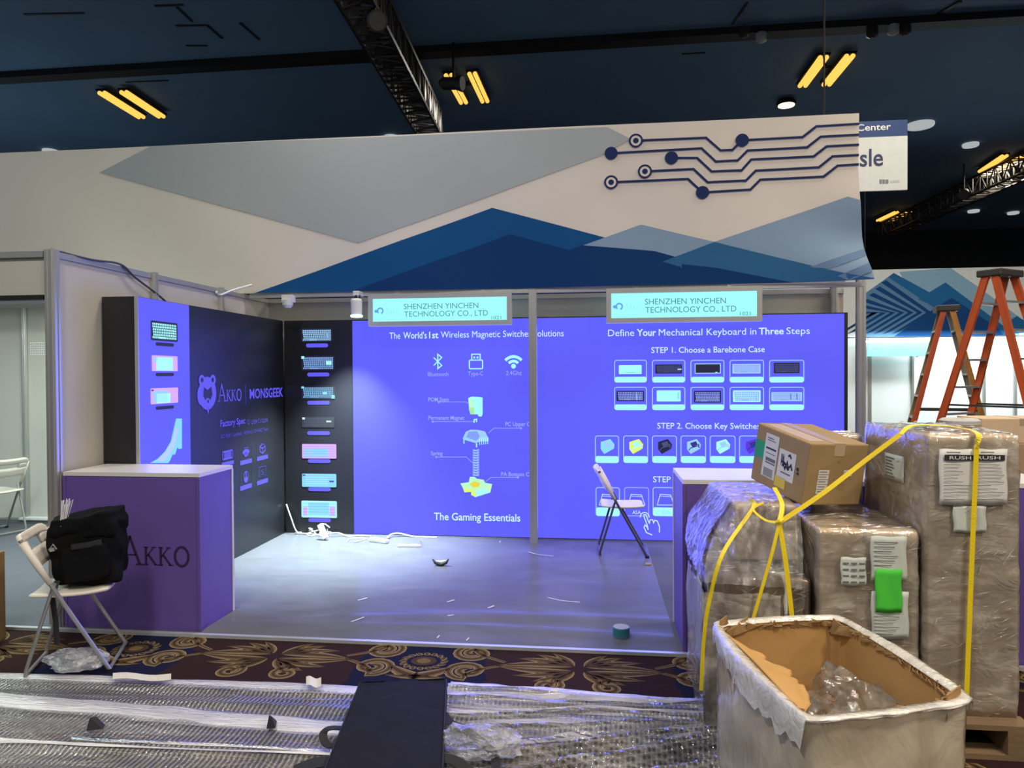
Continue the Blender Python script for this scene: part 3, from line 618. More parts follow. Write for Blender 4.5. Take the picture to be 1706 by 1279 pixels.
# ================================================================ NAME SIGNS AND TRACK SPOTS
SIGNLIT = emis('backlit_sign', (.36, 1.0, .98), 1.0); SGREY = mat('sign_lettering', (.02, .07, .11), .6)
SG2 = emis('sign_print', (.06, .25, .33), 1); SG3 = emis('sign_faint_print', (.28, .85, .88), 1); SG4 = emis('sign_blue_print', (.12, .35, .8), 1)
signframe = mat('sign_frame', (.46, .47, .46), .4, metal=.3)
def name_sign(x0, x1, z0, z1, label, pxs):
    y = -.30; t = thing('name_sign', label, 'sign', ((x0+x1)/2, y, z0), group=None)
    fr = .045
    mb = MB().box((x0, y, z0), (x1, y+.06, z0+fr)).box((x0, y, z1-fr), (x1, y+.06, z1)).box((x0, y, z0+fr), (x0+fr, y+.06, z1-fr)).box((x1-fr, y, z0+fr), (x1, y+.06, z1-fr))
    mb.build('frame', signframe, t)
    lp = MB().box((x0+fr, y+.012, z0+fr), (x1-fr, y+.05, z1-fr)).build('lit_panel', SIGNLIT, t)
    g = Gfx(1, y+.012, -1); w = x1-x0; H = z1-z0
    X = lambda f: x0+w*f
    Z = lambda f: z1-H*f
    g.utext('SHENZHEN YINCHEN', X(.252), Z(.48), X(.772), H*.165, SG2); g.build('lettering', lp); g.utext('TECHNOLOGY CO., LTD', X(.255), Z(.715), X(.838), H*.165, SG2)
    g.build('lettering', lp); g.utext('1021', X(.862), Z(.83), X(.928), H*.1, SG2); g.build('lettering', lp)
    g.ring(X(.085), Z(.52), H*.085, H*.045, SG4, a0=-70, a1=230, ry=H*.085); g.disc(X(.055), Z(.53), H*.05, SG4); g.build('emblem', lp)
    serif_word(g, X(.12), Z(.62), w*.1, H*.18, SG3); g.build('wordmark', lp)
    for k in (.2, .8):
        MB().box((X(k)-.02, y+.05, z1-.08), (X(k)+.02, -.236, z1+.03)).build('bracket', alu, t)
name_sign(1.003, 2.407, 2.100, 2.412, 'lit exhibitor name sign in front of the left display text', None)
name_sign(3.300, 4.708, 2.100, 2.422, 'lit exhibitor name sign to the right of the centre post', None)
white_p = mat('white_plastic', (.78, .77, .74), .35, vary=.03)
t = thing('track_spot', 'white cylinder track spotlight beside the left name sign, lamp on', 'spotlight', (.80, -.34, 2.2))
pp = oy(595, 500, -.34)
MB().box((pp.x-.03, -.37, 2.395), (pp.x+.03, -.236, 2.44)).build('bracket', white_p, t)
MB().tube([(pp.x, -.36, 2.40), (pp.x-.02, -.36, 2.33)], .012).tube([(pp.x+.03, -.36, 2.40), (pp.x+.04, -.36, 2.33)], .008).build('yoke', black_m, t)
MB().lathe([(.05, .0), (.052, .02), (.055, .14), (.045, .16)], (pp.x, -.36, 2.205), n=18).build('housing', white_p, t, smooth=False)
MB().lathe([(.052, 0), (.058, .012), (.058, .018)], (pp.x, -.36, 2.186), n=18).build('lamp', emis('spot_glow', (.7, 1, 1), 4), t)
t = thing('track_spot', 'small white track spotlight under the banner by the rear left corner', 'spotlight', (.2, -.3, 2.3))
pp = oy(480, 497, -.30)
MB().box((pp.x-.05, -.34, 2.35), (pp.x+.05, -.236, 2.42)).build('bracket', white_p, t)
MB().lathe([(.03, 0), (.05, .03), (.05, .08)], (pp.x, -.31, 2.29), n=14).build('housing', mat('translucent_white', (.6, .65, .65), .3), t)
# ================================================================ OVERHEAD BANNER
BY = -.26
g = Gfx(1, BY, -1)
cream = mat('banner_cream', (.74, .69, .63), .85, spec=.1, vary=.02, scale=2)
bgrey = mat('banner_grey', (.40, .44, .46), .85, spec=.1, vary=.02); bslate = mat('banner_slate', (.25, .36, .50), .85, spec=.1, vary=.02)
bblue = mat('banner_blue', (.010, .085, .25), .85, spec=.1, vary=.03); bnavy = mat('banner_navy', (.008, .045, .16), .85, spec=.1, vary=.03)
bsteel = mat('banner_steel', (.035, .14, .30), .85, spec=.1, vary=.03); bink = mat('banner_ink', (.02, .035, .12), .8, spec=.1); bmid = mat('banner_mid', (.14, .23, .38), .85, spec=.1)
zt, zb, xr, xl = 3.955, 2.447, oy(1431, 200, BY).x, -5.2
fl = lambda x: zt+(x-xr)*0.0
g.poly([(xl, zb), (xr, zb), (xr, zt), (xl, zt)], cream, 0)
def cl(pts): return [(min(max(u, xl), xr), min(max(v, zb), zt)) for u, v in (g.uv(*p) for p in pts)]
def bp(pts, m, d): g.poly(cl(pts), m, d)
bp([(165, 287), (250, 244), (1012, 212), (1052, 232), (1000, 260), (597, 405)], bgrey, 0.0040)
bp([(425, 489), (820, 346), (1090, 418), (1320, 484)], bblue, 0.0050)
bp([(585, 489), (850, 390), (1075, 452), (1180, 482)], bnavy, 0.0060)
bp([(985, 480), (1190, 403), (1411, 328), (1440, 334), (1440, 470)], bslate, 0.0055)
bp([(920, 428), (1068, 374), (1190, 403), (1090, 441)], bslate, 0.0052)
bp([(760, 484), (895, 437), (970, 409), (1090, 418), (1192, 446), (1090, 484)], bnavy, 0.0065)
bp([(985, 480), (1103, 436), (1190, 403), (1330, 438), (1440, 467), (1440, 472)], bsteel, 0.0070)
bp([(985, 480), (1103, 436), (1192, 446), (1320, 484)], bnavy, 0.0075)
bp([(1345, 446), (1440, 415), (1440, 428), (1375, 449)], bmid, 0.0080); bp([(1385, 462), (1440, 440), (1440, 456), (1400, 470)], bmid, 0.0080)
zq = lambda x, y: (850+x/1.993, y/1.993)
W_ = .022
lines = [[(417, 468), (650, 458), (698, 500), (738, 498), (770, 466), (970, 456), (1015, 421), (1157, 413)], [(335, 510), (635, 493), (682, 537), (755, 533), (788, 500), (985, 490), (1030, 455), (1157, 449)],
         [(535, 525), (620, 525), (668, 570), (768, 566), (800, 530), (1007, 520), (1050, 487), (1158, 482)], [(447, 570), (608, 562), (655, 606), (782, 600), (815, 567), (1025, 556), (1070, 520), (1158, 516)],
         [(335, 606), (590, 595), (638, 640), (797, 630), (830, 597), (1040, 587), (1087, 551), (1158, 547)]]
for l in lines: g.pline([zq(*p) for p in l], W_, bink, 0.0100)
for (x, y), rg in (((417, 468), 1), ((335, 510), 0), ((770, 466), 0), ((535, 525), 0), ((447, 570), 1), ((335, 606), 1), ((638, 640), 0)):
    u, v = g.uv(*zq(x, y))
    if rg: g.disc(u, v, .062, cream, 0.0110); g.ring(u, v, .056, .018, bink, 0.0120); g.disc(u, v, .026, bink, 0.0120)
    else: g.disc(u, v, .06, bink, 0.0120)
bm = bmesh.new(); vv = [bm.verts.new(v) for v in g.mb.v]
for f, mi in zip(g.mb.f, g.mb.m):
    fc = bm.faces.new([vv[i] for i in f]); fc.material_index = mi
for ax, vals in (('x', [xl+.25+k*.25 for k in range(int((xr-xl)/.25))]+[xr-.06*k for k in range(1, 14)]), ('z', [zb+k*.1 for k in range(1, 15)])):
    for q in vals:
        co = V((q, 0, 0)) if ax == 'x' else V((0, 0, q)); no = V((1, 0, 0)) if ax == 'x' else V((0, 0, 1))
        bmesh.ops.bisect_plane(bm, geom=bm.verts[:]+bm.edges[:]+bm.faces[:], plane_co=co, plane_no=no)
for v in bm.verts:
    x, z = v.co.x, v.co.z; t = (zt-z)/(zt-zb); s = max(0, (x-xr+.9)/.9)
    v.co.y += -.10*s*s*t**3*(1+.8*math.sin(z*9+x*3)) + .006*math.sin(x*2.1+z*1.3) + .012*t*math.sin(x*3.7+z*2.2)*(1 if x > 0 else 1.6)
    v.co.x += .075*s**3*t**4 - .03*s**3*t*(1-t)*math.sin(t*6)
me = bpy.data.meshes.new('fabric'); 
for m in g.mats: me.materials.append(m)
bt = thing('overhead_banner', 'long cream fabric banner with blue peaks and circuit lines above the booth', 'banner', (.2, BY, zb))
bm.transform(MW[bt.name].inverted()); bm.to_mesh(me); bm.free(); me.polygons.foreach_set('use_smooth', [True]*len(me.polygons))
fo = bpy.data.objects.new('fabric', me); COL.objects.link(fo); fo.parent = bt; MW[fo.name] = MW[bt.name]
MB().box((xl, BY+.02, zt-.05), (xr-.02, BY+.05, zt-.01)).box((xl, BY+.02, zb), (5.45, BY+.024, zb+.03)).build('hanging_frame', alu, bt)
# hanging aisle sign behind the banner
a, b, c_ = oy(1512, 199, 1.0), oy(1510, 316, 1.0), oy(1510, 226, 1.0)
sx1, sx0, sz1, sz0, szm = a.x, a.x-1.40, a.z, b.z, c_.z
t = thing('aisle_sign', 'white and blue aisle sign hanging behind the right end of the banner', 'sign', ((sx0+sx1)/2, 1.0, sz0))
bd = MB().box((sx0, 1.0, sz0), (sx1, 1.03, szm)).build('board', mat('sign_white', (.66, .72, .74), .5), t)
hd = MB().box((sx0, 1.0, szm), (sx1, 1.03, sz1)).build('header_band', mat('sign_blue', (.004, .045, .19), .5), t)
g = Gfx(1, 1.0, -1); sw_ = mat('sign_white_print', (.85, .88, .9), .5); sd = mat('sign_dark_print', (.015, .035, .12), .5)
g.text('Center', 1427, 1484, 217.5, 10.5, sw_, .01, yb1=216.5); g.build('lettering', hd)
g.text('Aisle', 1398, 1471, 277, 28, sd, .012); g.build('lettering', bd)
for k, (x0, x1) in enumerate(((1465, 1469), (1470, 1474), (1475, 1480))): g.rect(x0, 299, x1, 306, mat('sign_grey_print', (.2, .22, .25), .5))
g.rect(1483, 300, 1498, 304, mat('sign_pale_print', (.5, .55, .58), .5)); g.build('sponsor_mark', bd)
w = MB(); px = oy(1373, 100, 1.015).x
w.tube([(px, 1.015, sz1), (px, 1.015, 6.5)], .010, 6)
w.build('hanging_wire', black_m, t)

# ================================================================ CEILING LIGHTS, TRUSSES, RIGGING
TUBE = emis('fluorescent_tube', (1.2, .62, .11), 1.15); hous = mat('lamp_housing', (.02, .026, .034), .9, spec=.0)
def ceiling_light(pa, pb, label):
    a, b = oz(*pa, 6.40), oz(*pb, 6.40); m = (a+b)/2
    d = b-a; ang = math.atan2(d.y, d.x)-math.pi/2
    t = thing('ceiling_light', label, 'ceiling light', (m.x, m.y, 6.36), ang, 'fluorescent ceiling lights'); ln = max(.9, min(1.5, d.length))
    for x in (-.19, .19): MB().box((x-.10, -ln/2-.02, .055), (x+.10, ln/2+.02, .085)).build('housing', hous, t, local=True)
    MB().box((-.20, -.03, .085), (.20, .03, .10)).build('cross_bar', hous, t, local=True)
    MB().box((-.02, -.02, .10), (.02, .02, .14)).build('stem', hous, t, local=True)
    for x in (-.235, -.145, .145, .235): MB().tube([(x, -ln/2, .02), (x, ln/2, .02)], .036, 8).build('tube', TUBE, t, local=True)
ceiling_light((188, 152), (252, 193), 'lit fluorescent ceiling light at the far left, tubes slanting down right')
ceiling_light((767, 122), (790, 168), 'lit fluorescent ceiling light just right of the dark lighting truss')
ceiling_light((1394, 92), (1357, 140), 'lit fluorescent ceiling light above the circuit lines of the banner')
ceiling_light((1690, 257), (1650, 283), 'lit fluorescent ceiling light above the second truss at the right edge')
ceiling_light((1504, 352), (1474, 366), 'small distant fluorescent ceiling light beyond the hanging aisle sign')
a = oz(1310, 173, 6.42)
t = thing('ceiling_downlight', 'single round glowing lamp on the ceiling beside the slanting tubes', 'ceiling light', (a.x, a.y, 6.38))
MB().lathe([(.16, 0), (.17, .04), (.10, .10)], (a.x, a.y, 6.40)).build('housing', hous, t); MB().lathe([(.14, 0), (.14, .015)], (a.x, a.y, 6.384)).build('lamp', emis('lamp_glow', (1.6, 1.0, .4), 3), t)
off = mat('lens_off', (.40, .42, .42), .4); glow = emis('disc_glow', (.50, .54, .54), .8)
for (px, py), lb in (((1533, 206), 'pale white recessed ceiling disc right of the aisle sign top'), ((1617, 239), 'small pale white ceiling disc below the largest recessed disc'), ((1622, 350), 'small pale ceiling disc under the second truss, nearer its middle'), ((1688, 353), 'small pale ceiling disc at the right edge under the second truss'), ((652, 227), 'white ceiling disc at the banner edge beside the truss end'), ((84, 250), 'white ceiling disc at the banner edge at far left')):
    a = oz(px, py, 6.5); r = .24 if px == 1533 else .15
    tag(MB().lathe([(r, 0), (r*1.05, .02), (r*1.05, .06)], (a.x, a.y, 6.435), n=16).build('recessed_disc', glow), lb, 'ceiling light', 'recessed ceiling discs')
steel_t = mat('truss_steel', (.035, .032, .028), .45, metal=.3, vary=.3)
def truss(p0, p1, w, h, n, label, cords=.03):
    p0, p1 = V(p0), V(p1); d = (p1-p0); t = thing('lighting_truss', label, 'truss', tuple((p0+p1)/2))
    dn = d.normalized(); s = dn.cross(V((0, 0, 1))).normalized(); mb = MB()
    cs = [s*(-w/2), s*(w/2), s*(w/2)+V((0, 0, h)), s*(-w/2)+V((0, 0, h))]
    for c in cs: mb.tube([p0+c, p1+c], cords, 6)
    mb.build('chords', steel_t, t); mb = MB()
    for k in range(n):
        a, b = p0+d*(k/n), p0+d*((k+1)/n)
        for i in range(4):
            c0, c1 = cs[i], cs[(i+1) % 4]
            if k % 2: c0, c1 = c1, c0
            mb.tube([a+c0, b+c1], cords*.55, 5); mb.tube([a+c0, a+c1], cords*.55, 5)
    mb.build('bracing', steel_t, t)
    ws = MB()
    for k in (.12, .5, .88): MB().tube([p0+d*k+V((0, 0, h)), V((*(p0+d*k).xy, 6.5))], .012, 5).build('hanging_wire', black_m, t)
    return t, p0, d, s
q0, q1 = oz(590, 0, 5.9), oz(709, 214, 5.9)
t, p0, d, s = truss(q0-(q1-q0)*.15, q1+(q1-q0)*.12, .42, .42, 26, 'dark lighting truss running away overhead, left of the centre lamps')
q2, q3 = oz(1700, 296, 5.9), oz(1468, 398, 5.9)
truss(q2-(q3-q2)*.25, q3, .42, .42, 30, 'far lighting truss at the right under the lamps, lit from behind')
def stage_lamp(p, aim, label):
    p = V(p); a = (V(aim)-p).normalized(); t = thing('stage_lamp', label, 'stage lamp', p, 0, 'stage lamps on trusses')
    rot = a.to_track_quat('Z', 'Y').to_matrix().to_4x4(); T = MX.Translation(p) @ rot
    MB().lathe([(.05, -.22), (.09, -.16), (.09, .05), (.12, .14)], n=14, T=T).build('can', black_m, t); MB().lathe([(.10, .135), (.10, .15)], n=14, T=T).build('lens', off if 'half' in label else steel_t, t)
    MB().tube([V((p.x, p.y, 6.5)), p+V((0, 0, .06))], .02, 6).build('clamp', black_m, t)
a = oz(700, 142, 5.9); stage_lamp(a+V((.50, 0, .0)), a+V((2, -.3, -.2)), 'black stage lamp on the right side of the left truss, half way down')
a = oz(612, 10, 5.9); stage_lamp(a+V((.1, 0, -.15)), a+V((.6, -1, -1)), 'black stage lamp on the left truss at the top picture edge')
a = oz(1606, 315, 5.9); stage_lamp(a+V((0, 0, -.1)), a+V((-.6, -1, -.6)), 'black stage lamp hanging below the far right truss')
def rig(pxs, label):
    t = thing('track_fixture', label, 'track fixture', oz(*pxs[0][:2], 6.33))
    for i, (px, py, kind) in enumerate(pxs):
        p = oz(px, py, 6.33)
        MB().lathe([(.03, -.08), (.075, -.05), (.075, .05), (.03, .075)], p, n=12).build('head', off if kind else steel_t, t)
        MB().tube([p+V((0, 0, .09)), V((p.x, p.y, 6.405))], .02, 5).build('clamp', black_m, t)
rig([(1240, 53, 0), (1268, 62, 1)], 'pair of small fixtures on the ceiling track above the banner circuit lines')
rig([(1453, 54, 0), (1488, 49, 1), (1508, 50, 0)], 'row of three small fixtures on the ceiling track, right of the hanging wire')

# ================================================================ COUNTERS
cpur = mat('counter_violet', (.13, .075, .33), .5, vary=.08, scale=2); ctop = mat('counter_top', (.72, .70, .68), .35, vary=.02)
cink = mat('counter_lettering', (.035, .012, .06), .45)
def counter(x0, x1, y0, y1, label, letters=None):
    t = thing('display_counter', label, 'counter', ((x0+x1)/2, (y0+y1)/2, 0))
    b = MB().box((x0+.004, y0+.004, .0), (x1-.004, y1-.004, .985)).build('cabinet', cpur, t)
    MB().box((x0, y0, .985), (x1, y1, 1.01)).build('worktop', ctop, t)
    for X in (x0, x1-.016):
        for Y in (y0-.003, y1-.013): MB().box((X-.002, Y, 0.0), (X+.018, Y+.016, .985)).build('corner_trim', ctop if Y > y0 else cpur, t)  # rear trims whitened to paint in the bright edge highlight
    if letters:
        g = Gfx(1, y0+.004, -1); a = g.uv(201, 940); c = g.uv(317, 941); serif_word(g, a[0], a[1], c[0]-a[0], g.uv(220, 893)[1]-a[1], cink, .002); g.build('wordmark', b)
    return t
c1 = counter(-.245, .697, -2.762, -2.345, 'violet counter with dark wordmark on its front, left side of the booth', True)
counter(3.700, 4.725, -2.785, -2.26, 'violet counter standing behind the shrink-wrapped pallet, lettering free')
c3 = counter(4.735, 5.76, -2.785, -2.26, 'violet counter partly seen at the right picture edge beyond the tall carton')
# ================================================================ FOLDING CHAIRS
tube_m = mat('chair_steel', (.36, .36, .36), .35, metal=.6); plast = mat('chair_plastic', (.72, .66, .57), .45, vary=.03)
dtube = mat('chair_dark_steel', (.10, .09, .11), .4, metal=.5)
def folding_chair(loc, rz, label, w=.40, tm=tube_m):
    t = thing('folding_chair', label, 'chair', loc, rz, 'white folding chairs'); hw = w/2
    for s in (-1, 1):
        MB().tube([(-.205, s*hw, .765), (-.02, s*hw, .43), (.215, s*hw, .012)], .0115, 8).build('main_rail', tm, t, local=True)
        MB().tube([(-.055, s*(hw-.028), .51), (-.075, s*(hw-.028), .45), (-.195, s*(hw-.028), .05), (-.20, s*(hw-.03), .012)], .010, 8).build('rear_leg', tm, t, local=True)
        MB().lathe([(.018, 0), (.018, .02)], (.215, s*hw, .0), n=10).build('foot', black_m, t, local=True)
    MB().tube([(.215, -hw, .022), (.215, hw, .022)], .010, 8).build('front_bar', tm, t, local=True)
    MB().tube([(-.20, -hw+.03, .02), (-.20, hw-.03, .02)], .010, 8).build('rear_bar', tm, t, local=True)
    # moulded seat with rounded front and a slight dip
    def seat(u, v):
        x = -.185+.385*u; y = (v-.5)*(w-.05); 
        e = max(0, (u-.72)/.28); y *= 1-.22*e*e
        return V((x, y, .448-.012*math.cos((v-.5)*3.1)-.012*math.sin(u*3)+.004-.02*max(0, (u-.9)*8)*.3))
    MB().grid(seat, 14, 10).build('seat', plast, t, smooth=True, local=True, solid=.022, subsurf=1)
    # backrest with a hand hole between the rails
    dirv = V((-.205+.02, 0, .765-.43)).normalized(); o = V((-.205, 0, .765)); n = V((dirv.z, 0, -dirv.x))
    mb = MB(); H = .21; tp = .028; hw2 = hw+.012
    def bk(y, q): 
        curve = -.03*(1-(y/hw2)**2); rnd = .05*max(0, (abs(y)/hw2-.7)/.3)**2
        return o + dirv*(.03-(q*H)-(rnd if q < .3 else 0)) + V((0, y, 0)) + n*(curve-.0)
    N = 12
    def strip(q0, q1, y0, y1):
        mb.grid(lambda u, v: bk(y0+(y1-y0)*u, q0+(q1-q0)*v), N, 3)
    strip(0, .26, -hw2, hw2); strip(.26, .52, -hw2, -hw2*.48); strip(.26, .52, hw2*.48, hw2); strip(.52, 1, -hw2, hw2)
    bo = mb.build('backrest', plast, t, smooth=True, local=True, solid=.024)
    for s in (-1, 1): MB().tube([o+V((0, s*hw, 0))+dirv*-.02, o+V((0, s*hw, 0))-dirv*.17, o+V((0, s*hw, 0))-dirv*.285], [.019, .019, .014], 10).build('rail_sleeve', plast, t, smooth=True, local=True)
    return t
chair_fg = folding_chair((.235, -3.27, -.012), .42, 'folding chair carrying a black bag, in front of the lettered counter')
folding_chair((3.425, -.47, 0), .02, 'folding chair before the back display, beside the right counter', tm=dtube)
lc = oy(24, 820, -.30)
folding_chair((lc.x-.20, -.30, 0), math.pi-.35, 'white folding chair in the neighbouring booth at the left picture edge')
# ================================================================ BACKPACK ON THE CHAIR
cloth = mat('black_cloth', (.005, .005, .006), .85, spec=.12, vary=.3, scale=15, bump=.4, bscale=35)
web = mat('black_webbing', (.012, .012, .014), .7, bump=.3, bscale=200)
def soft_box(mb, c, sx, sy, sz, T, puff=.12, wr=.012, seed=1, cuts=9, mi=0):
    bm = bmesh.new(); bmesh.ops.create_cube(bm, size=2); bmesh.ops.subdivide_edges(bm, edges=bm.edges[:], cuts=cuts, use_grid_fill=True)
    for v in bm.verts:
        p = v.co.copy(); sph = p.normalized()*1.25; k = .22
        p = p.lerp(sph, k); p.x *= 1+puff*.2*(1-p.z*p.z)
        q = V((p.x*sx/2, p.y*sy/2, p.z*sz/2)); d = wr*(nz(q, 9, seed)+.5*nz(q, 22, seed+3)); q += p.normalized()*d
        v.co = q+V(c)
    bm.verts.index_update(); mb.add([v.co.copy() for v in bm.verts], [tuple(v.index for v in f.verts) for f in bm.faces], mi, T); bm.free(); return mb
bl = (.285, -3.20, .446)
bk_ = thing('backpack', 'black backpack slumped on the seat of the front folding chair', 'backpack', bl, .30)
TB = MW[bk_.name] @ MX.Rotation(-.10, 4, 'Y')
Tl = MX.Rotation(-.10, 4, 'Y')
soft_box(MB(), (.01, 0, .178), .34, .22, .37, Tl, seed=2, wr=.035).build('body', cloth, bk_, smooth=True, local=True, subsurf=1)
soft_box(MB(), (.025, -.005, .325), .335, .235, .14, Tl, seed=5, wr=.034).build('flap', cloth, bk_, smooth=True, local=True, subsurf=1)
soft_box(MB(), (.035, -.11, .13), .23, .085, .19, Tl, seed=8).build('front_pocket', cloth, bk_, smooth=True, local=True, subsurf=1)
sb = MB().ribbon([Tl @ V(p) for p in ((-.02, -.158, .235), (.06, -.157, .235), (.13, -.14, .24))], .03, .008, (0, -1, .0)).build('compression_strap', web, bk_, local=True)
MB().tube([(-.13, -.13, .04), (-.14, -.17, -.04), (-.12, -.18, -.16), (-.115, -.18, -.30)], .017, 8, flat=.35).build('shoulder_strap', web, bk_, local=True)
MB().box((-.145, -.13, .22), (-.12, -.115, .24), T=Tl).tube([Tl @ V(p) for p in ((-.15, -.125, .23), (-.12, -.135, .26), (-.105, -.135, .23))], .004, 6).build('buckle', mat('buckle_grey', (.35, .35, .36), .35, metal=.5), bk_, local=True)
tt = thing('cable_tie_bundle', 'bundle of white cable ties sticking up from the backpack', 'cable ties', (.10, -3.28, .76))
random.seed(11); mb = MB(); a, b = oy(104, 890, -3.33), oy(112, 834, -3.31)
for k in range(16):
    j = V((random.uniform(-.014, .014), random.uniform(-.012, .012), 0)); e = V((random.uniform(-.022, .022), random.uniform(-.02, .02), random.uniform(-.03, .015)))
    mb.beam(a+j, b+j+e, .006, .003)
mb.build('ties', mat('tie_white', (.80, .78, .80), .4), tt)
MB().tube([a+V((.02*math.cos(w), .018*math.sin(w), .05)) for w in [k*.6283 for k in range(11)]], .003, 5).build('band', white_p, tt)
# ================================================================ PALLET LOAD
card_m = mat('cardboard', (.74, .56, .37), .75, spec=.25, vary=.10, scale=6, bump=.15, bscale=30)
card_d = mat('cardboard_brown', (.46, .315, .18), .75, spec=.25, vary=.12, scale=6, bump=.15, bscale=30)
card_o = mat('cardboard_inside', (.50, .29, .11), .85, spec=.15, vary=.1, scale=5)
card_t = mat('cardboard_torn', (.36, .22, .10), .9, spec=.1, vary=.35, scale=30)
paper = mat('paper_white', (.72, .72, .70), .7, vary=.03); ink = mat('ink_black', (.02, .02, .022), .6); inkg = mat('ink_grey', (.16, .16, .16), .6)
pgreen = mat('paper_green', (.07, .62, .05), .7, vary=.04); pgreen2 = mat('sticker_green', (.01, .36, .10), .5); pyel = mat('sticker_yellow', (.75, .55, .03), .5)
tape_m = mat('packing_tape', (.50, .38, .25), .22, spec=.7)
WRAP = film('stretch_film', (1.0, .93, .80), .18, .46, 6, (1, 1, 1.6), .5, 7, .07, .54, ridge=13, ior=1.6)
WRAP2 = film('stretch_film_loose', (.86, .85, .88), .06, .36, 6, (2.4, 2.4, .7), .7, 9, .07, .56, ridge=9, ior=1.65)
WRAP3 = film('milky_film', (1.0, .88, .68), .45, .65, 3, (1.5, 1.5, 1), .25, 6, .18, .5, ridge=4)
CREASE_GLINT = film('film_crease_glint', (1.0, .95, .85), .25, .75, 20, (1, 1, 1), .2, 20, .08, .5, ior=1.7)
RIMF = film('rim_film', (.96, .92, .85), .66, .92, 7, (1, 1, 1), .4, 14, .2, .5)
CRUM = film('crumpled_film', (.95, .90, .80), .10, .34, 9, (1, 1, 1), .35, 12, .10, .55, ior=2.0)
def wrap_shell(mb, a, b, g=.007, wr=.008, seed=1, n=22):
    bm = bmesh.new(); bmesh.ops.create_cube(bm, size=1); bmesh.ops.subdivide_edges(bm, edges=bm.edges[:], cuts=n, use_grid_fill=True)
    for v in bm.verts:
        p = V([(a[i]+b[i])/2+v.co[i]*(b[i]-a[i]+2*g) for i in range(3)]); d = nz((p.x*5, p.y*5, p.z*13), 1.3, seed)*wr + abs(nz((p.x*22, p.y*22, p.z*8), 1, seed+4))*wr*.35
        n_ = V([1 if v.co[i] > .499 else -1 if v.co[i] < -.499 else 0 for i in range(3)]); n_.normalize()
        if n_.length: 
            k = sum(1 for c in n_ if abs(c) > 1e-3); p += n_*(d+.002)-n_*(.010*(k-1))
        p.z = max(p.z, a[2]); v.co = p
    bm.verts.index_update(); mb.add([v.co.copy() for v in bm.verts], [tuple(v.index for v in f.verts) for f in bm.faces]); bm.free(); return mb
def carton(a, b, label, wrap=None, m=card_m, seed=1, wr=.008, tape=True, group=None, name='cardboard_box', n=22):
    t = thing(name, label, 'box', ((a[0]+b[0])/2, (a[1]+b[1])/2, a[2]), group=group)
    MB().bevbox(a, b, .008).build('carton', m, t)
    xm = (a[0]+b[0])/2
    if tape:
        MB().box((xm-.025, a[1]+.01, b[2]), (xm+.025, b[1]-.01, b[2]+.0015)).box((xm-.025, a[1]-.0015, b[2]-.07), (xm+.025, a[1], b[2]-.004)).build('tape', tape_m, t)
    if wrap:
        sh = wrap_shell(MB(), a, b, .007, wr, seed, n); rnd = random.Random(seed)
        for k in range(150):                  # pale raised creases of the film that also paint in its white glints
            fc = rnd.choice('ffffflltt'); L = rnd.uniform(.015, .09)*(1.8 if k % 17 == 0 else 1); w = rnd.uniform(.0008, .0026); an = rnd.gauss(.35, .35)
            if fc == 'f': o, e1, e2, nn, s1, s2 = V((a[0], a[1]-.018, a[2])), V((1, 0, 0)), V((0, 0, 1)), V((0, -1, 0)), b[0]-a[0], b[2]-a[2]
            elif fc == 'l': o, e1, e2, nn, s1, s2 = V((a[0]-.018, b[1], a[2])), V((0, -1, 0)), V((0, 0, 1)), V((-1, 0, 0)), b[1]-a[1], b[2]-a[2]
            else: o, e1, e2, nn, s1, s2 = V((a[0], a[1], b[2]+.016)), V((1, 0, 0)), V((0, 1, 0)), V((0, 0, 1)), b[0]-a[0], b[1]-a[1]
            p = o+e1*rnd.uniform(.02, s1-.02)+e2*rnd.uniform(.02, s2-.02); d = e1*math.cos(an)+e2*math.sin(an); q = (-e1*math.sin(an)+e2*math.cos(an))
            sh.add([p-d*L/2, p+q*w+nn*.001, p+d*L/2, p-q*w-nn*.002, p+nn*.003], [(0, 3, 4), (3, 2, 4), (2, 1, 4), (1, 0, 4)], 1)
        sh.build('stretch_wrap', [wrap, CREASE_GLINT], t, smooth=True)
    return t
PZ = .135
TY = -3.72
# wooden pallet
t = thing('wooden_pallet', 'dark wooden pallet under the shrink-wrapped cartons', 'pallet', (4.36, -3.3, -.012)); wood = mat('pallet_wood', (.20, .13, .07), .85, vary=.35, scale=9, stretch=(1, 12, 6), bump=.3)
for k in range(6):
    y = -3.80+k*.176; MB().box((3.72, y, PZ-.022), (5.02, y+.10, PZ)).build('deck_board', wood, t)
for x in (3.74, 4.33, 4.92): MB().box((x, -3.80, .01), (x+.09, -2.81, PZ-.022)).build('stringer', wood, t)
for k in range(3): y = -3.80+k*.44; MB().box((3.72, y, -.012), (5.02, y+.10, .01)).build('bottom_board', wood, t)
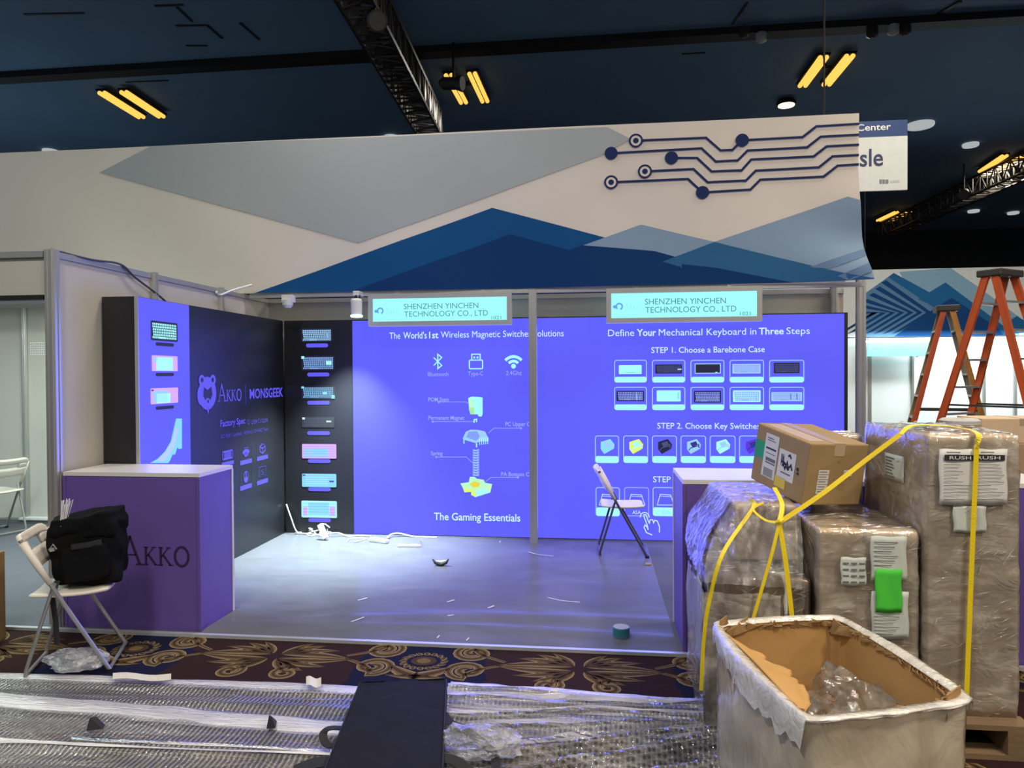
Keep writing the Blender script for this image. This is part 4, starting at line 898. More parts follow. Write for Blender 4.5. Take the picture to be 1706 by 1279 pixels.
# tall carton with the RUSH papers
ta, tb = (4.632, TY, PZ+.001), (5.002, -3.00, 1.352)
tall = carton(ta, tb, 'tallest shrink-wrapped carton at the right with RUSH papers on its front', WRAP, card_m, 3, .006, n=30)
g = Gfx(1, TY-.022, -1)
def sheet(x0, y0, x1, y1, name, parent, m=paper, lines=8, d=.0, curl=.004):
    a, b, c_, e = g.box(x0, y0, x1, y1)
    mb = MB().grid(lambda u, v: g.p3(a+(c_-a)*u+.003*math.sin(v*7), b+(e-b)*v+.002*math.sin(u*9), d+curl*(math.sin(u*6+v*3)*.5+.5)), 8, 8)
    o = mb.build(name, m, parent, smooth=True, solid=.0008)
    return o, (a, b, c_, e)
for x0, x1, s in ((1564, 1622, 0), (1621, 1677, 1)):
    o, (a, b, c_, e) = sheet(x0, 748, x1, 841, 'rush_paper', tall); w, h = c_-a, e-b
    g.urect(a+w*(.02 if s else .14), b+h*.80, a+w*(.98 if not s else .92), b+h*.90, ink, .0075)
    g.utext('RUSH', a+w*(.28 if not s else .08), b+h*.822, a+w*(.9 if not s else .78), h*.055, paper, .01, .0085)
    random.seed(4+s)
    for k in range(11):
        y = b+h*(.72-k*.062); g.urect(a+w*.12, y, a+w*random.uniform(.5, .93), y+h*.010, inkg, .0075)
    g.urect(a+w*.2, b+h*.935, a+w*.6, b+h*.955, inkg, .0075); g.build('lettering', o)
sheet(1588, 842, 1643, 887, 'route_label', tall, mat('paper_under_film', (.60, .64, .60), .6), d=-.004)
# carton behind the tilted one
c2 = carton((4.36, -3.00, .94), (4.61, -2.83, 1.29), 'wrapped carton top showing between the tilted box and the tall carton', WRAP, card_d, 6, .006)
XL = ta[0]-.016; q0, q1 = ox(1474, 780, XL), ox(1505, 780, XL); z0, z1 = ox(1490, 800, XL).z, ox(1490, 757, XL).z
o = MB().grid(lambda u, v: V((XL-.002*math.sin(u*5), q0.y+(q1.y-q0.y)*u, z0+(z1-z0)*v)), 5, 5).build('shipping_label', mat('paper_under_film', (.60, .64, .60), .6), tall, smooth=True, solid=.0008)
l_ = MB()
for k in range(7): zz = z0+(z1-z0)*(.1+.12*k); l_.box((XL-.0045, q0.y+(q1.y-q0.y)*(.55-.06*(k % 3)), zz), (XL-.004, q0.y+(q1.y-q0.y)*.1, zz+.006))
l_.build('lettering', inkg, o)
# middle carton
ma, mb_ = (4.185, -3.70, PZ+.001), (4.602, -3.05, .925)
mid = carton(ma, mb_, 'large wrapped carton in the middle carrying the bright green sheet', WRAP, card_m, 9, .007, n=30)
g = Gfx(1, -3.725, -1)
o1, _ = sheet(1450, 893, 1510, 968, 'delivery_paper', mid, mat('paper_under_film', (.60, .64, .60), .6), d=0)
o2, _ = sheet(1451, 985, 1513, 1064, 'delivery_paper', mid, mat('paper_under_film', (.60, .64, .60), .6), d=0)
og, bb = sheet(1457, 947, 1501, 1019, 'green_sheet', mid, pgreen, d=.007); part_label(og, 'bright green paper sheet')
o3, bb = sheet(1400, 928, 1442, 975, 'shipping_label', mid, mat('paper_under_film', (.60, .64, .60), .6), d=.002)
for k in range(4):
    for q in range(3): g.urect(bb[0]+(bb[2]-bb[0])*(.08+.32*q), bb[1]+(bb[3]-bb[1])*(.1+.22*k), bb[0]+(bb[2]-bb[0])*(.32+.32*q), bb[1]+(bb[3]-bb[1])*(.16+.22*k), inkg, .0075)
g.build('lettering', o3)
for o, (x0, y0, x1, y1) in ((o1, (1455, 897, 1505, 945)), (o2, (1455, 1022, 1508, 1058))):
    a, b, c_, e = g.box(x0, y0, x1, y1)
    for k in range(6): g.urect(a, b+(e-b)*(.06+.16*k), a+(c_-a)*(.6+.3*((k*7) % 3)/3), b+(e-b)*(.09+.16*k), inkg, .0065)
    g.build('lettering', o)
# left column
la, lb = (3.700, -3.74, PZ+.001), (4.02, -3.25, .715)
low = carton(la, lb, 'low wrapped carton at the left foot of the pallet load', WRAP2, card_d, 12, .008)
g = Gfx(0, la[0]-.018, -1)
MB().grid(lambda u, v: V((la[0]-.019, -3.66+.16*u, .30+.36*v)), 3, 3).build('delivery_paper', paper, low, solid=.001)
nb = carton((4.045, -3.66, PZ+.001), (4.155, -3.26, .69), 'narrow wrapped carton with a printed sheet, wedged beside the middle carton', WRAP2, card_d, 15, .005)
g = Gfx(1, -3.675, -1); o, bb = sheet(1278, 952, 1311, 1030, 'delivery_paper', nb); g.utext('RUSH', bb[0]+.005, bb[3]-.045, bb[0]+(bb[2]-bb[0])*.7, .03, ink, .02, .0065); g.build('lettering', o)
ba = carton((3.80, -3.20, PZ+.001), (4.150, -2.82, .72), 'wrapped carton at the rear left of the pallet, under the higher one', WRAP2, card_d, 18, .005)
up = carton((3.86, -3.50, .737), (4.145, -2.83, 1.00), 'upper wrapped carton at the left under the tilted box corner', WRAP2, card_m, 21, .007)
g = Gfx(1, -3.515, -1); 
# tilted box on top
dp = 3.42; P0 = EYE + (CF + CR*((1335-853)/FOC) - CU*((842-639.5)/FOC))*dp
TT = MX.Rotation(.17, 4, 'X') @ MX.Rotation(.045, 4, 'Y')
tb_ = thing('cardboard_box', 'tilted brown carton with stickers lying on top of the load', 'box', P0, .375, tilt=TT)
bw, bl_, bh = .335, .43, .308
MB().bevbox((0, 0, 0), (bw, bl_, bh), .007).build('carton', mat('cardboard_tan', (.36, .245, .12), .7, spec=.3, vary=.1, scale=6), tb_, local=True)
MB().box((bw*.5-.03, .003, bh), (bw*.5+.03, bl_-.003, bh+.0015)).box((bw*.5-.03, -.0015, bh-.06), (bw*.5+.03, 0, bh-.003)).build('tape', tape_m, tb_, local=True)
part_label(MB().box((.03, .05, bh), (.12, .40, bh+.001)).build('tape', mat('paper_tape', (.52, .40, .28), .4), tb_, local=True), 'pale paper tape strip')
class GL(Gfx):
    def p3(s, u, v, d): return V((s.val+s.sg*d, bl_-u, v))
g = GL(0, 0, -1); F = lambda fx0, fy0, fx1, fy1, m, d=.0015: g.urect(bl_*fx0, bh*(1-fy1), bl_*fx1, bh*(1-fy0), m, d)
F(.01, .27, .20, .57, pgreen2); g.build('green_sticker', tb_, local=True)
F(.20, .10, .46, .84, paper)
for k in range(12): F(.235, .82-.004-k*.012, .42, .82-k*.012+.002, ink if k % 3 else inkg, .002)
F(.23, .33, .43, .36, ink, .002); F(.25, .5, .44, .56, inkg, .002); F(.25, .575, .44, .60, inkg, .002); F(.24, .16, .36, .18, inkg, .002); F(.24, .2, .4, .215, inkg, .002); F(.24, .42, .42, .435, inkg, .002)
g.build('shipping_label', tb_, local=True)
F(.49, .26, .80, .74, paper)
for q in ([(.55, .34), (.55, .5), (.58, .36), (.6, .5)], [(.56, .44), (.63, .56), (.66, .44), (.70, .56)], [(.66, .34), (.69, .31), (.72, .36)], [(.57, .53), (.62, .47), (.68, .55), (.73, .46), (.76, .54)]): g.line([(bl_*x, bh*(1-y)) for x, y in q], .011, ink, .002)
F(.56, .62, .74, .645, inkg, .002); F(.83, .45, .87, .5, ink, .002); F(.84, .52, .88, .56, ink, .002); g.build('shipping_label', tb_, local=True)
F(.47, .72, .67, .90, pyel); g.build('yellow_sticker', tb_, local=True)
g = Gfx(1, 0, -1); F = lambda fx0, fy0, fx1, fy1, m, d=.0015: g.urect(bw*fx0, bh*(1-fy1), bw*fx1, bh*(1-fy0), m, d)
for k in range(5): F(.20, .42+k*.08, .38, .49+k*.08, paper); F(.22, .445+k*.08, .34, .458+k*.08, inkg, .002)
g.build('shipping_label', tb_, local=True)
F(.63, .42, .77, .52, paper); F(.65, .45, .75, .46, inkg, .002); F(.65, .48, .73, .49, inkg, .002); g.build('shipping_label', tb_, local=True)
for fx, fy in ((.58, .62), (.64, .62), (.58, .70), (.64, .70)): F(fx, fy, fx+.04, fy+.05, card_t)
for fx in (.5, .85): F(fx, .27, fx+.06, .30, card_t)
for k in range(5): F(.46+.07*k, .56, .50+.07*k, .575, card_t)
g.build('printed_marks', tb_, local=True)
# loose film hanging from the upper left carton over the low one
def drape(u, v):
    top = oy(1205+60*u, 806-4*u, -3.05-.30*0) ; top = V((3.845+.30*u, -3.52-.02*u, 1.012)) if v > .0 else top
    bot = V((3.675+.42*u, -3.775+.01*u, .70-.02*u))
    p = V((3.845+.30*u, -3.525, 1.015)).lerp(bot, v)
    p.z -= .02*math.sin(3.14*v)*0; p.y -= .05*math.sin(3.14*v)*(.6+.4*math.sin(u*9)); p.x -= .045*math.sin(3.14*v)*(1-u)
    d = .016*nz((u*9, v*3, 1), 1, 2)+.008*nz((u*26, v*6, 3), 1, 5); p.y += d-.005; p.x += d*.6
    return p
sw = MB().grid(drape, 46, 30)
def drape2(u, v):
    p = V((3.845, -3.52+.62*u, 1.015)).lerp(V((3.672, -3.775+.55*u, .70)), v); p.x -= .05*math.sin(3.14*v)
    d = .014*nz((u*9, v*3, 5), 1, 7)+.007*nz((u*26, v*6, 8), 1, 9); p.x += d-.004; return p
sw.grid(drape2, 40, 26)
o = sw.build('stretch_wrap', WRAP2, smooth=True); tag(o, 'loose clear plastic film draped over the left side of the pallet load', 'plastic film')
def skirt(u, v):
    p = V((3.665+.33*u, -3.79+.012*math.sin(u*11), .66-.60*v)); d = .014*nz((u*7, v*3, 15), 1, 7)+.007*nz((u*20, v*5, 18), 1, 9); p.y += d; return p
sw = MB().grid(skirt, 30, 30)
def skirt2(u, v):
    p = V((3.668, -3.79+.55*u, .66-.58*v)); p.x += .014*nz((u*7, v*3, 25), 1, 7); return p
sw.grid(skirt2, 26, 26); o = sw.build('stretch_wrap', WRAP, smooth=True); tag(o, 'clear plastic film skirt round the low carton at the pallet foot', 'plastic film')
# yellow straps
syel = mat('strap_yellow', (.90, .68, .012), .45, vary=.05, bump=.2, bscale=150)
def spath(pts, n=10):                        # smooth path through points
    out = []; P = [V(p) for p in pts]
    for i in range(len(P)-1):
        p0, p1, p2, p3 = P[max(i-1, 0)], P[i], P[i+1], P[min(i+2, len(P)-1)]
        for k in range(n):
            t = k/n; out.append(.5*((2*p1)+(p2-p0)*t+(2*p0-5*p1+4*p2-p3)*t*t+(3*p1-p0-3*p2+p3)*t**3))
    return out+[P[-1]]
st = MB(); fy = TY-.034
def seg(pts, up, w=.02): st.ribbon(spath(pts, 8), w, .0022, up)
knot = oy(1298, 870, -3.80)
seg([oy(1610, 1165, fy), oy(1618, 960, fy), oy(1627, 745, fy-.004)], (0, -1, 0)); seg([oy(1627, 745, fy-.004), (oy(1624, 733, TY).x, TY-.02, 1.366), (oy(1600, 722, -3.55).x, -3.52, 1.374), (4.80, -3.42, 1.376), (4.66, -3.50, 1.380), (4.585, -3.56, 1.345)], (0, -.25, 1))
seg([(4.585, -3.56, 1.345), oy(1440, 768, -3.60), oy(1370, 822, -3.72), knot], (.2, -1, .3))
s1 = tag(st.build('yellow_strap', syel), 'yellow strap running over the RUSH papers and across the tilted box to the knot', 'strap', 'yellow straps of the pallet load')
st = MB(); seg([knot, oy(1308, 930, -3.81), oy(1321, 1040, -3.80)], (0, -1, 0)); seg([knot+V((0, -.004, 0)), oy(1285, 925, -3.82), oy(1252, 1040, -3.81)], (0, -1, 0), .014); seg([knot, oy(1303, 840, -3.70), oy(1290, 812, -3.55)], (0, -1, .3)); seg([knot+V((0, -.003, .0)), oy(1275, 866, -3.80), oy(1255, 848, -3.72), (3.98, -3.55, 1.02)], (0, -1, .4), .010)
st.tube([knot+V((-.015, -.004, 0)), knot+V((0, -.01, .006)), knot+V((.018, -.004, .014))], [.006, .012, .006], 8)
s2 = tag(st.build('yellow_strap', syel), 'knotted yellow strap falling in two tails beside the middle carton', 'strap', 'yellow straps of the pallet load')
st = MB(); seg([(3.93, -3.50, 1.022), (3.925, -3.585, 1.0), oy(1205, 920, -3.835), oy(1182, 1000, -3.84), oy(1173, 1060, -3.83), oy(1168, 1150, -3.82)], (-.3, -1, .1), .016)
s3 = tag(st.build('yellow_strap', syel), 'yellow strap down the far left end of the pallet load', 'strap', 'yellow straps of the pallet load')

# ================================================================ OPEN BOX IN FRONT
ZR = .60
L_, B_, R_, F_ = [V((*oz(px, py, ZR).xy, ZR)) for px, py in ((1192, 1042), (1398, 1030), (1612, 1166), (1343, 1200))]
cen = (L_+B_+R_+F_)/4
ob = thing('cardboard_box', 'big open wrapped box in the front, torn rim, film crumpled inside', 'box', (cen.x, cen.y, -.012))
RIM = []
ring4 = [L_, B_, R_, F_]
for i in range(4):
    a, b = ring4[i], ring4[(i+1) % 4]
    for k in range(14):
        t = k/14; e = .06; p = a.lerp(b, t)
        if t < e: p = p.lerp(cen, .035*(1-t/e))
        elif t > 1-e: p = p.lerp(cen, .035*(t-1+e)/e)
        bul = .016*math.sin(3.14*t); p += (p-cen).normalized()*bul; RIM.append(V((p.x, p.y, 0)))
NR = len(RIM)
def wall_ring(mb, off, z0, z1, zn=10, wob=0, seed=0, rag=0, mi=0):
    vs = []
    for j in range(zn+1):
        t = j/zn
        for i, p in enumerate(RIM):
            d = (p-V((cen.x, cen.y, 0))).normalized(); w = wob*nz((i*.35, t*5, seed), 1, seed)
            z = z0+(z1-z0)*t
            if j == zn: z += rag*nz((i*.9, 0, seed), 1, seed+1)
            q = p+d*(off+w); vs.append((q.x, q.y, z))
    return mb.add(vs, [(j*NR+i, j*NR+(i+1) % NR, (j+1)*NR+(i+1) % NR, (j+1)*NR+i) for j in range(zn) for i in range(NR)], mi)
mb = MB(); wall_ring(mb, -.002, -.011, ZR, 8, .003, 3, .012, 0); wall_ring(mb, -.012, .0, ZR, 8, .003, 4, .012, 1)
n0 = 9*NR; mb.f += [(8*NR+i, 8*NR+(i+1) % NR, n0+8*NR+(i+1) % NR, n0+8*NR+i) for i in range(NR)]; mb.m += [1]*NR
mb.f.append(tuple(n0+i for i in range(NR))); mb.m.append(1)
mb.build('carton', [card_m, card_o], ob)
# torn cardboard along the rim and the loose inner liner at the left
random.seed(21); mb = MB()
for i in range(NR):
    for q in range(3):
        if 44 < i < 54: continue
        a = RIM[i].lerp(RIM[(i+1) % NR], q/3); d = (V((cen.x, cen.y, 0))-a).normalized(); s = V((-d.y, d.x, 0)); big = 2.2 if i in (0, 1, 2, 13, 14, 15, 27, 28, 29) else 1
        z = ZR-.01; h = random.uniform(.012, .035)*big; w = random.uniform(.012, .03)*big; o_ = random.uniform(.012, .03)
        mb.add([tuple(a+d*.012-s*w+V((0, 0, z-h*.6))), tuple(a+d*.012+s*w+V((0, 0, z-h*.5))), tuple(a+d*o_+s*w*random.uniform(.2, 1)+V((0, 0, z+random.uniform(-.3, .8)*h))), tuple(a+d*o_*.6-s*w*random.uniform(.2, 1)+V((0, 0, z+random.uniform(-.2, .7)*h)))], [(0, 1, 2, 3)])
mb.build('torn_rim', card_t, ob, solid=.004)
def liner(u, v):                              # torn flap of the left side folded inwards from the rim
    p = L_.lerp(F_, .02+.95*u); d = (cen-p); d.z = 0; d.normalize(); rag = .05*nz((u*6, 0, 2), 1, 4)+.02*nz((u*19, 0, 2), 1, 5)
    w = (.06+.11*u**.8+rag)*v; drop = .015*v+.02*v*v
    return V((p.x, p.y, 0))+d*(.018+w)+V((0, 0, ZR-.004-drop+.012*nz((u*8, v*3, 0), 1, 6)*v))
MB().grid(liner, 40, 10).build('torn_liner', mat('liner_orange', (.55, .32, .12), .85, spec=.1, vary=.12), ob, solid=.006, smooth=True)
mb = MB(); wall_ring(mb, .010, -.008, ZR-.004, 22, .006, 7)
mb.build('stretch_wrap', WRAP3, ob, smooth=True)
# white film rolled over the rim
mb = MB(); vs = []; NS = 7; NRR = NR*2
for i in range(NRR):
    a = RIM[(i//2) % NR].lerp(RIM[(i//2+1) % NR], .5*(i % 2)); d = (a-V((cen.x, cen.y, 0))).normalized()
    f = i/NRR*4; left = f > 3 or f < .1; back = f < 1; hang = .11 if f > 3 else (.05 if back else (.055 if f < 2 else .012))
    if f > 3: hang = .05+.10*max(0, min(1, (f-3)*1.0))*(1) if True else hang
    if f > 3: hang = .16-.09*(f-3)
    for j in range(NS):
        w = -.5+j/(NS-1)*(1.5); 
        r = .016+.012*abs(nz((i*.21, 0, 4), 1, 8))
        if w < 0: q = a-d*(.012+.016*(-w))+V((0, 0, ZR+.012+.02*w))
        else: q = a+d*(.012+r*min(1, w*2.2)+.006*nz((i*.4, j, 3), 1, 2))+V((0, 0, ZR+.014-hang*w*w*(.8+.5*nz((i*.5, 2, 2), 1, 9))))
        vs.append(tuple(q))
mb.add(vs, [(i*NS+j, i*NS+j+1, ((i+1) % NRR)*NS+j+1, ((i+1) % NRR)*NS+j) for i in range(NRR) for j in range(NS-1)])
mb.build('rim_film', RIMF, ob, smooth=True)
def crumple(c, sx, sy, sz, seed, sub=5):
    bm = bmesh.new(); bmesh.ops.create_icosphere(bm, subdivisions=sub, radius=1)
    for v in bm.verts:
        p = v.co.copy(); d = 1+.28*nz(p, 2.0, seed)+.30*abs(nz(p, 4.5, seed+2))-.1+random.uniform(-.055, .055); q = p*d
        v.co = V((c[0]+q.x*sx, c[1]+q.y*sy, max(c[2]+q.z*sz, c[2]-sz*.7)))
    mb = MB(); bm.verts.index_update(); mb.add([v.co.copy() for v in bm.verts], [tuple(v.index for v in f.verts) for f in bm.faces]); bm.free(); return mb
cc_ = V((4.14, -4.26, .31)); o = crumple(cc_, .21, .29, .17, 3, 4).build('crumpled_film', CRUM); tag(o, 'crumpled clear plastic film lying inside the open front box', 'plastic film')

# ================================================================ FOREGROUND SHEETS OF BUBBLE WRAP
BUB = film('bubble_wrap', (.78, .76, .78), .18, .42, 2.0, (.6, 2.2, 1), .7, 5, .2, .5, ribs=13.5, contrast=(.35, 1.35))
BUB2 = film('bubble_wrap_wide', (.76, .74, .78), .10, .36, 2.2, (.45, 3, 1), .8, 5, .16, .5, cells=46, contrast=(.35, 1.5))
EDGE2 = film('folded_film', (.74, .72, .88), .28, .62, 4, (.4, 3, 1), .6, 10, .16, .5)
EDGE = film('rolled_edge_film', (.88, .86, .90), .72, .96, 5, (.4, 3, 1), .5, 14, .24, .45)
def bsheet(TL, TR, BR, BL, z0, fold, name, label, m, nu=120, nv=40, edge=True, seed=1, ridges=(), bands=()):
    P = [oz(*q, 0) for q in (TL, TR, BR, BL)]
    def fn(u, v):
        p = P[0].lerp(P[1], u).lerp(P[3].lerp(P[2], u), v); h = 0
        for rv, amp, wd, sk in ridges: h += amp*math.exp(-((v-rv-sk*(u-.5)+.02*nz((u*4, rv*9, seed), 1, seed))/wd)**2)
        h += fold*(.5+.5*nz((u*2.2, v*9+u*1.5, seed), 1, seed))+fold*.35*abs(nz((u*4, v*22, seed+2), 1, seed))
        h *= min(1, min(v, 1-v)*14+.12)
        return V((p.x, p.y+.012*nz((u*11, 0, seed+1), 1, seed)*(1 if v < .05 else 0), z0+h))
    t = thing(name, label, 'bubble wrap', (P[0]+P[1]+P[2]+P[3])/4 + V((0, 0, z0)), group='bubble wrap sheets spread on the front carpet')
    MB().grid(fn, nu, nv).build('sheet', m, t, smooth=True)
    for v0, v1, wd, u0, u1 in bands:          # folds lying double on themselves: milky bands along the sheet
        MB().grid(lambda u, v: fn(u0+(u1-u0)*u, min(.99, max(.01, v0+(v1-v0)*u+wd*(v-.5)*(1+.5*nz((u*4, v0*9, seed), 1, seed)))))+V((0, 0, .004+.006*math.sin(3.14*v))), 60, 4).build('folded_band', EDGE if m is BUB else EDGE2, t, smooth=True)
    if edge:
        pts = [fn(k/60, 0)+V((0, .0, .006+.003*nz((k*.3, 1, seed), 1, 3))) for k in range(61)]
        MB().tube(pts, [(.075 if seed == 5 else .05)+.014*nz((k*.2, 3, seed), 1, 4) for k in range(61)], 8, flat=.14, up=(0, 0, 1)).build('rolled_edge', EDGE, t, smooth=True)
    return t
bsheet((-90, 1122), (1168, 1172), (1190, 1235), (-120, 1215), -.010, .018, 'bubble_wrap_sheet', 'rear bubble wrap strip along the patterned carpet, under the chair feet', BUB, ridges=((.5, .012, .12, .2),), seed=2, nu=150, bands=((.62, .80, .10, .36, .55), (.30, .45, .08, .62, .98)))
bsheet((-120, 1162), (620, 1226), (640, 1400), (-160, 1400), .014, .020, 'bubble_wrap_sheet', 'front left bubble wrap sheet with the two black clips on it', BUB, ridges=((.40, .022, .03, -.05), (.62, .018, .03, .06), (.8, .015, .05, 0)), seed=5, bands=((.33, .27, .03, .35, .99), (.43, .36, .035, .05, 1), (.70, .62, .04, 0, .7)))
bsheet((748, 1150), (1172, 1180), (1260, 1400), (712, 1400), .016, .040, 'bubble_wrap_sheet', 'front right bubble wrap sheet with long folds beside the black case', BUB2, ridges=((.08, .03, .022, .03), (.17, .045, .022, -.08), (.27, .04, .02, -.14), (.38, .05, .025, -.22), (.50, .05, .025, -.30), (.64, .06, .03, -.38), (.80, .05, .03, -.42), (.95, .05, .04, -.5)), seed=8, bands=((.13, .10, .05, 0, 1), (.25, .17, .035, .0, 1), (.38, .24, .04, .1, 1), (.55, .30, .03, 0, 1), (.72, .42, .035, .15, .9)), nu=110, nv=70)
for pts, lb in (((128, 1106), 'crumpled clear film on the carpet by the feet of the front folding chair'), ((800, 1262), 'crumpled clear film between the black case and its shoulder strap')):
    p = oz(*pts, .03); o = crumple((p.x, p.y, .055 if pts[0] < 500 else .10), .17, .10, .06, 5 if pts[0] < 500 else 9, 4).build('crumpled_film', film('crumpled_film_floor', (.85, .85, .88), .15, .5, 9, (1, 1, 1), 1.0, 16, .08, .5)); tag(o, lb, 'plastic film')
for (x0, y0, x1, y1), lb in (((188, 1121, 285, 1131), 'long white paper strip on the rear edge of the bubble wrap'), ((510, 1127, 535, 1142), 'small cream paper piece on the bubble wrap left of the black case'), ((865, 1145, 930, 1160), 'white paper strip on the bubble wrap right of the black case')):
    a, b, c_, d = oz(x0, y1, .035), oz(x1, y1+2, .035), oz(x1, y0+2, .035), oz(x0, y0, .035)
    o = MB().grid(lambda u, v: a.lerp(b, u).lerp(d.lerp(c_, u), v)+V((0, 0, .006*math.sin(u*7))), 8, 3).build('paper_scrap', mat('paper_cream', (.70, .66, .56), .7), solid=.001); tag(o, lb, 'paper', 'paper pieces on the bubble wrap')
for (px, py), lb, r in (((160, 1212), 'black plastic clip on the bubble wrap, left of the two', .4), ((453, 1207), 'black plastic clip on the bubble wrap, nearer the black case', 1.9)):
    p = oz(px, py, .045); t = thing('plastic_clip', lb, 'clip', (p.x, p.y, .043), r, 'black plastic clips')
    MB().add([(-.035, -.02, 0), (.035, -.02, 0), (.035, .02, 0), (-.035, .02, 0), (-.025, 0, .055), (.0, .012, .05)], [(0, 1, 2, 3), (0, 1, 4), (1, 2, 5), (1, 5, 4), (2, 3, 5), (3, 4, 5), (3, 0, 4)]).build('shell', web, t, local=True, bevel=.004)
# black padded case
zc_ = .125
q = [oz(600, 1134, zc_), oz(743, 1129, zc_), oz(734, 1330, zc_), oz(520, 1330, zc_)]
ct = thing('padded_case', 'long black padded case lying on the bubble wrap in front', 'case', sum(q, V())/4-V((0, 0, .11)))
def case_fn(z, ins):
    cm = sum(q, V())/4; return [V((*(p+(cm-p)*ins/ max(.1, (cm-p).length)).xy, z)) for p in q]
mb = MB(); NU, NV = 20, 28
rings = [(.050, .02), (.042, .0), (.06, -.004), (.10, -.002), (.118, .004), (.126, .016)]
bm = bmesh.new()
def cp_(u, v, z, ins):
    c4 = case_fn(z, ins); return c4[0].lerp(c4[1], u).lerp(c4[3].lerp(c4[2], u), v)
mb.grid(lambda u, v: cp_(u, v, .126, .016)+V((0, 0, .012*math.sin(3.14*u)*math.sin(3.14*v)+.005*nz((u*3, v*9, 1), 1, 3)+.003*nz((u*14, v*16, 1), 1, 4))), NU, NV)
per = [(u/NU, 0) for u in range(NU)]+[(1, v/NV) for v in range(NV)]+[(1-u/NU, 1) for u in range(NU)]+[(0, 1-v/NV) for v in range(NV)]
vs = []
for z, ins in rings:
    for u, v in per: vs.append(cp_(u, v, z, ins)+V((0, 0, .002*nz((u*9, v*9, z*20), 1, 2))))
n = len(per); mb.add(vs, [(k*n+i, k*n+(i+1) % n, (k+1)*n+(i+1) % n, (k+1)*n+i) for k in range(len(rings)-1) for i in range(n)]); mb.add(vs[:n], [tuple(range(n))])
cloth2 = mat('case_nylon', (.013, .013, .016), .75, spec=.12, vary=.25, scale=10, bump=.35, bscale=400)
mb.build('body', cloth2, ct, smooth=True)
mb = MB()
for e in (.112, .060): mb.tube([cp_(u, v, e, -.004) for u, v in per]+[cp_(0, 0, e, -.004)], .005, 6)
mb.build('piping', web, ct)
def P3(px, py, z): return oz(px, py, z)
MB().ribbon(spath([P3(572, 1213, .09), P3(548, 1213, .10), P3(538, 1224, .085), P3(545, 1240, .07), P3(566, 1242, .08)], 6), .035, .004, (0, 0, 1)).build('carry_handle', web, ct)
MB().ribbon(spath([P3(740, 1190, .10), P3(752, 1205, .12), P3(775, 1216, .11), P3(798, 1232, .085), P3(818, 1250, .08), P3(826, 1268, .08), P3(824, 1300, .075)], 6), .034, .004, [(0, -.6, .8)]*37).build('shoulder_strap', web, ct)
MB().ribbon(spath([P3(735, 1262, .10), P3(760, 1268, .09), P3(785, 1290, .075)], 5), .05, .004, (0, -.2, 1)).build('carry_handle', web, ct)
MB().ribbon(spath([P3(548, 1268, .08), P3(520, 1272, .075), P3(490, 1284, .06)], 5), .06, .005, (0, -.2, 1)).build('carry_handle', web, ct)
# ================================================================ THINGS ON THE BOOTH FLOOR
cab = mat('cable_white', (.82, .84, .82), .4); gadget = mat('adapter_white', (.80, .82, .80), .35)
def cable(pts, r, label, group=None):
    o = MB().tube(spath(pts, 8), r, 8).build('power_cable', cab, smooth=True); return tag(o, label, 'cable', group)
Fz = lambda px, py, z=.008: oz(px, py, z)
cable([V((.03, -.03, .30)), V((.10, -.07, .16)), Fz(494, 885, .03), Fz(505, 886), Fz(520, 882, .04), Fz(515, 880, .05), Fz(526, 889), Fz(519, 893), Fz(512, 889), Fz(530, 883, .05)], .007, 'white cable rising up the rear corner beside the black display', 'white cables on the booth floor')
cable([Fz(492, 888), Fz(515, 889, .012), Fz(540, 892), Fz(552, 888, .04), Fz(565, 888, .03), Fz(580, 893), Fz(600, 892), Fz(618, 893)], .007, 'white cable from the adapter pile towards the white power bar', 'white cables on the booth floor')
cable([Fz(645, 896, .015), Fz(652, 890, .03), Fz(665, 888.5, .03), Fz(685, 893), Fz(705, 894.5), Fz(728, 895)], .009, 'white cable arching behind the power bar along the display foot', 'white cables on the booth floor')
cable([Fz(577, 903), Fz(583, 897), Fz(596, 896, .012), Fz(610, 897), Fz(590, 903)], .005, 'thin white cable loop in front of the power bar', 'white cables on the booth floor')
t = thing('power_adapter', 'tilted white power adapter on the cable pile before the black display', 'adapter', Fz(540, 893, 0))
a, b = Fz(543, 897, .02), Fz(532, 893, 0); a = V((a.x, a.y, .02)); b = oy(533, 873, a.y+.03)
MB().beam(a, b, .055, .035, (0, -1, 0)).build('housing', gadget, t, bevel=.006); MB().tube([b, b+V((.05, .01, .0)), b+V((.10, .0, -.03))], .006, 6).build('lead', cab, t)
p = Fz(548, 884, 0); p = V((p.x, -.13, 0))
t = thing('power_adapter', 'white plug block lying right of the tilted adapter', 'adapter', p); MB().bevbox((p.x-.0, -.14, .0), (p.x+.11, -.085, .045), .006).build('housing', gadget, t)
for q in (.3, .7): MB().lathe([(.007, 0), (.007, .03)], (p.x+.11*q, -.11, .044), n=8).build('prong', alu, t)
a, b = Fz(617, 898, .02), Fz(646, 902, .02)
t = thing('power_bar', 'white power bar lying at the foot of the violet display', 'power strip', (a+b)/2-V((0, 0, .02)))
MB().beam(a, b, .055, .036, (0, 0, 1)).build('housing', gadget, t, bevel=.008)
for q in (.3, .55, .8): c_ = a.lerp(b, q); MB().lathe([(.014, 0), (.014, .002)], (c_.x, c_.y, .038), n=10).build('socket', mat('socket_grey', (.25, .26, .26), .5), t)
a, b = Fz(663, 909, .012), Fz(701, 909, .012)
t = thing('cable_tray', 'white curved cable cover lying on the floor beside the power bar', 'cable cover', (a+b)/2-V((0, 0, .012)))
MB().beam(a, b, .045, .022, (0, 0, 1)).build('tray', gadget, t, bevel=.004); MB().beam(b+V((0, .0, .01)), b+V((.004, 0, .05)), .03, .006, (0, 1, 0)).build('end_tab', gadget, t)
p = Fz(735, 942, 0)
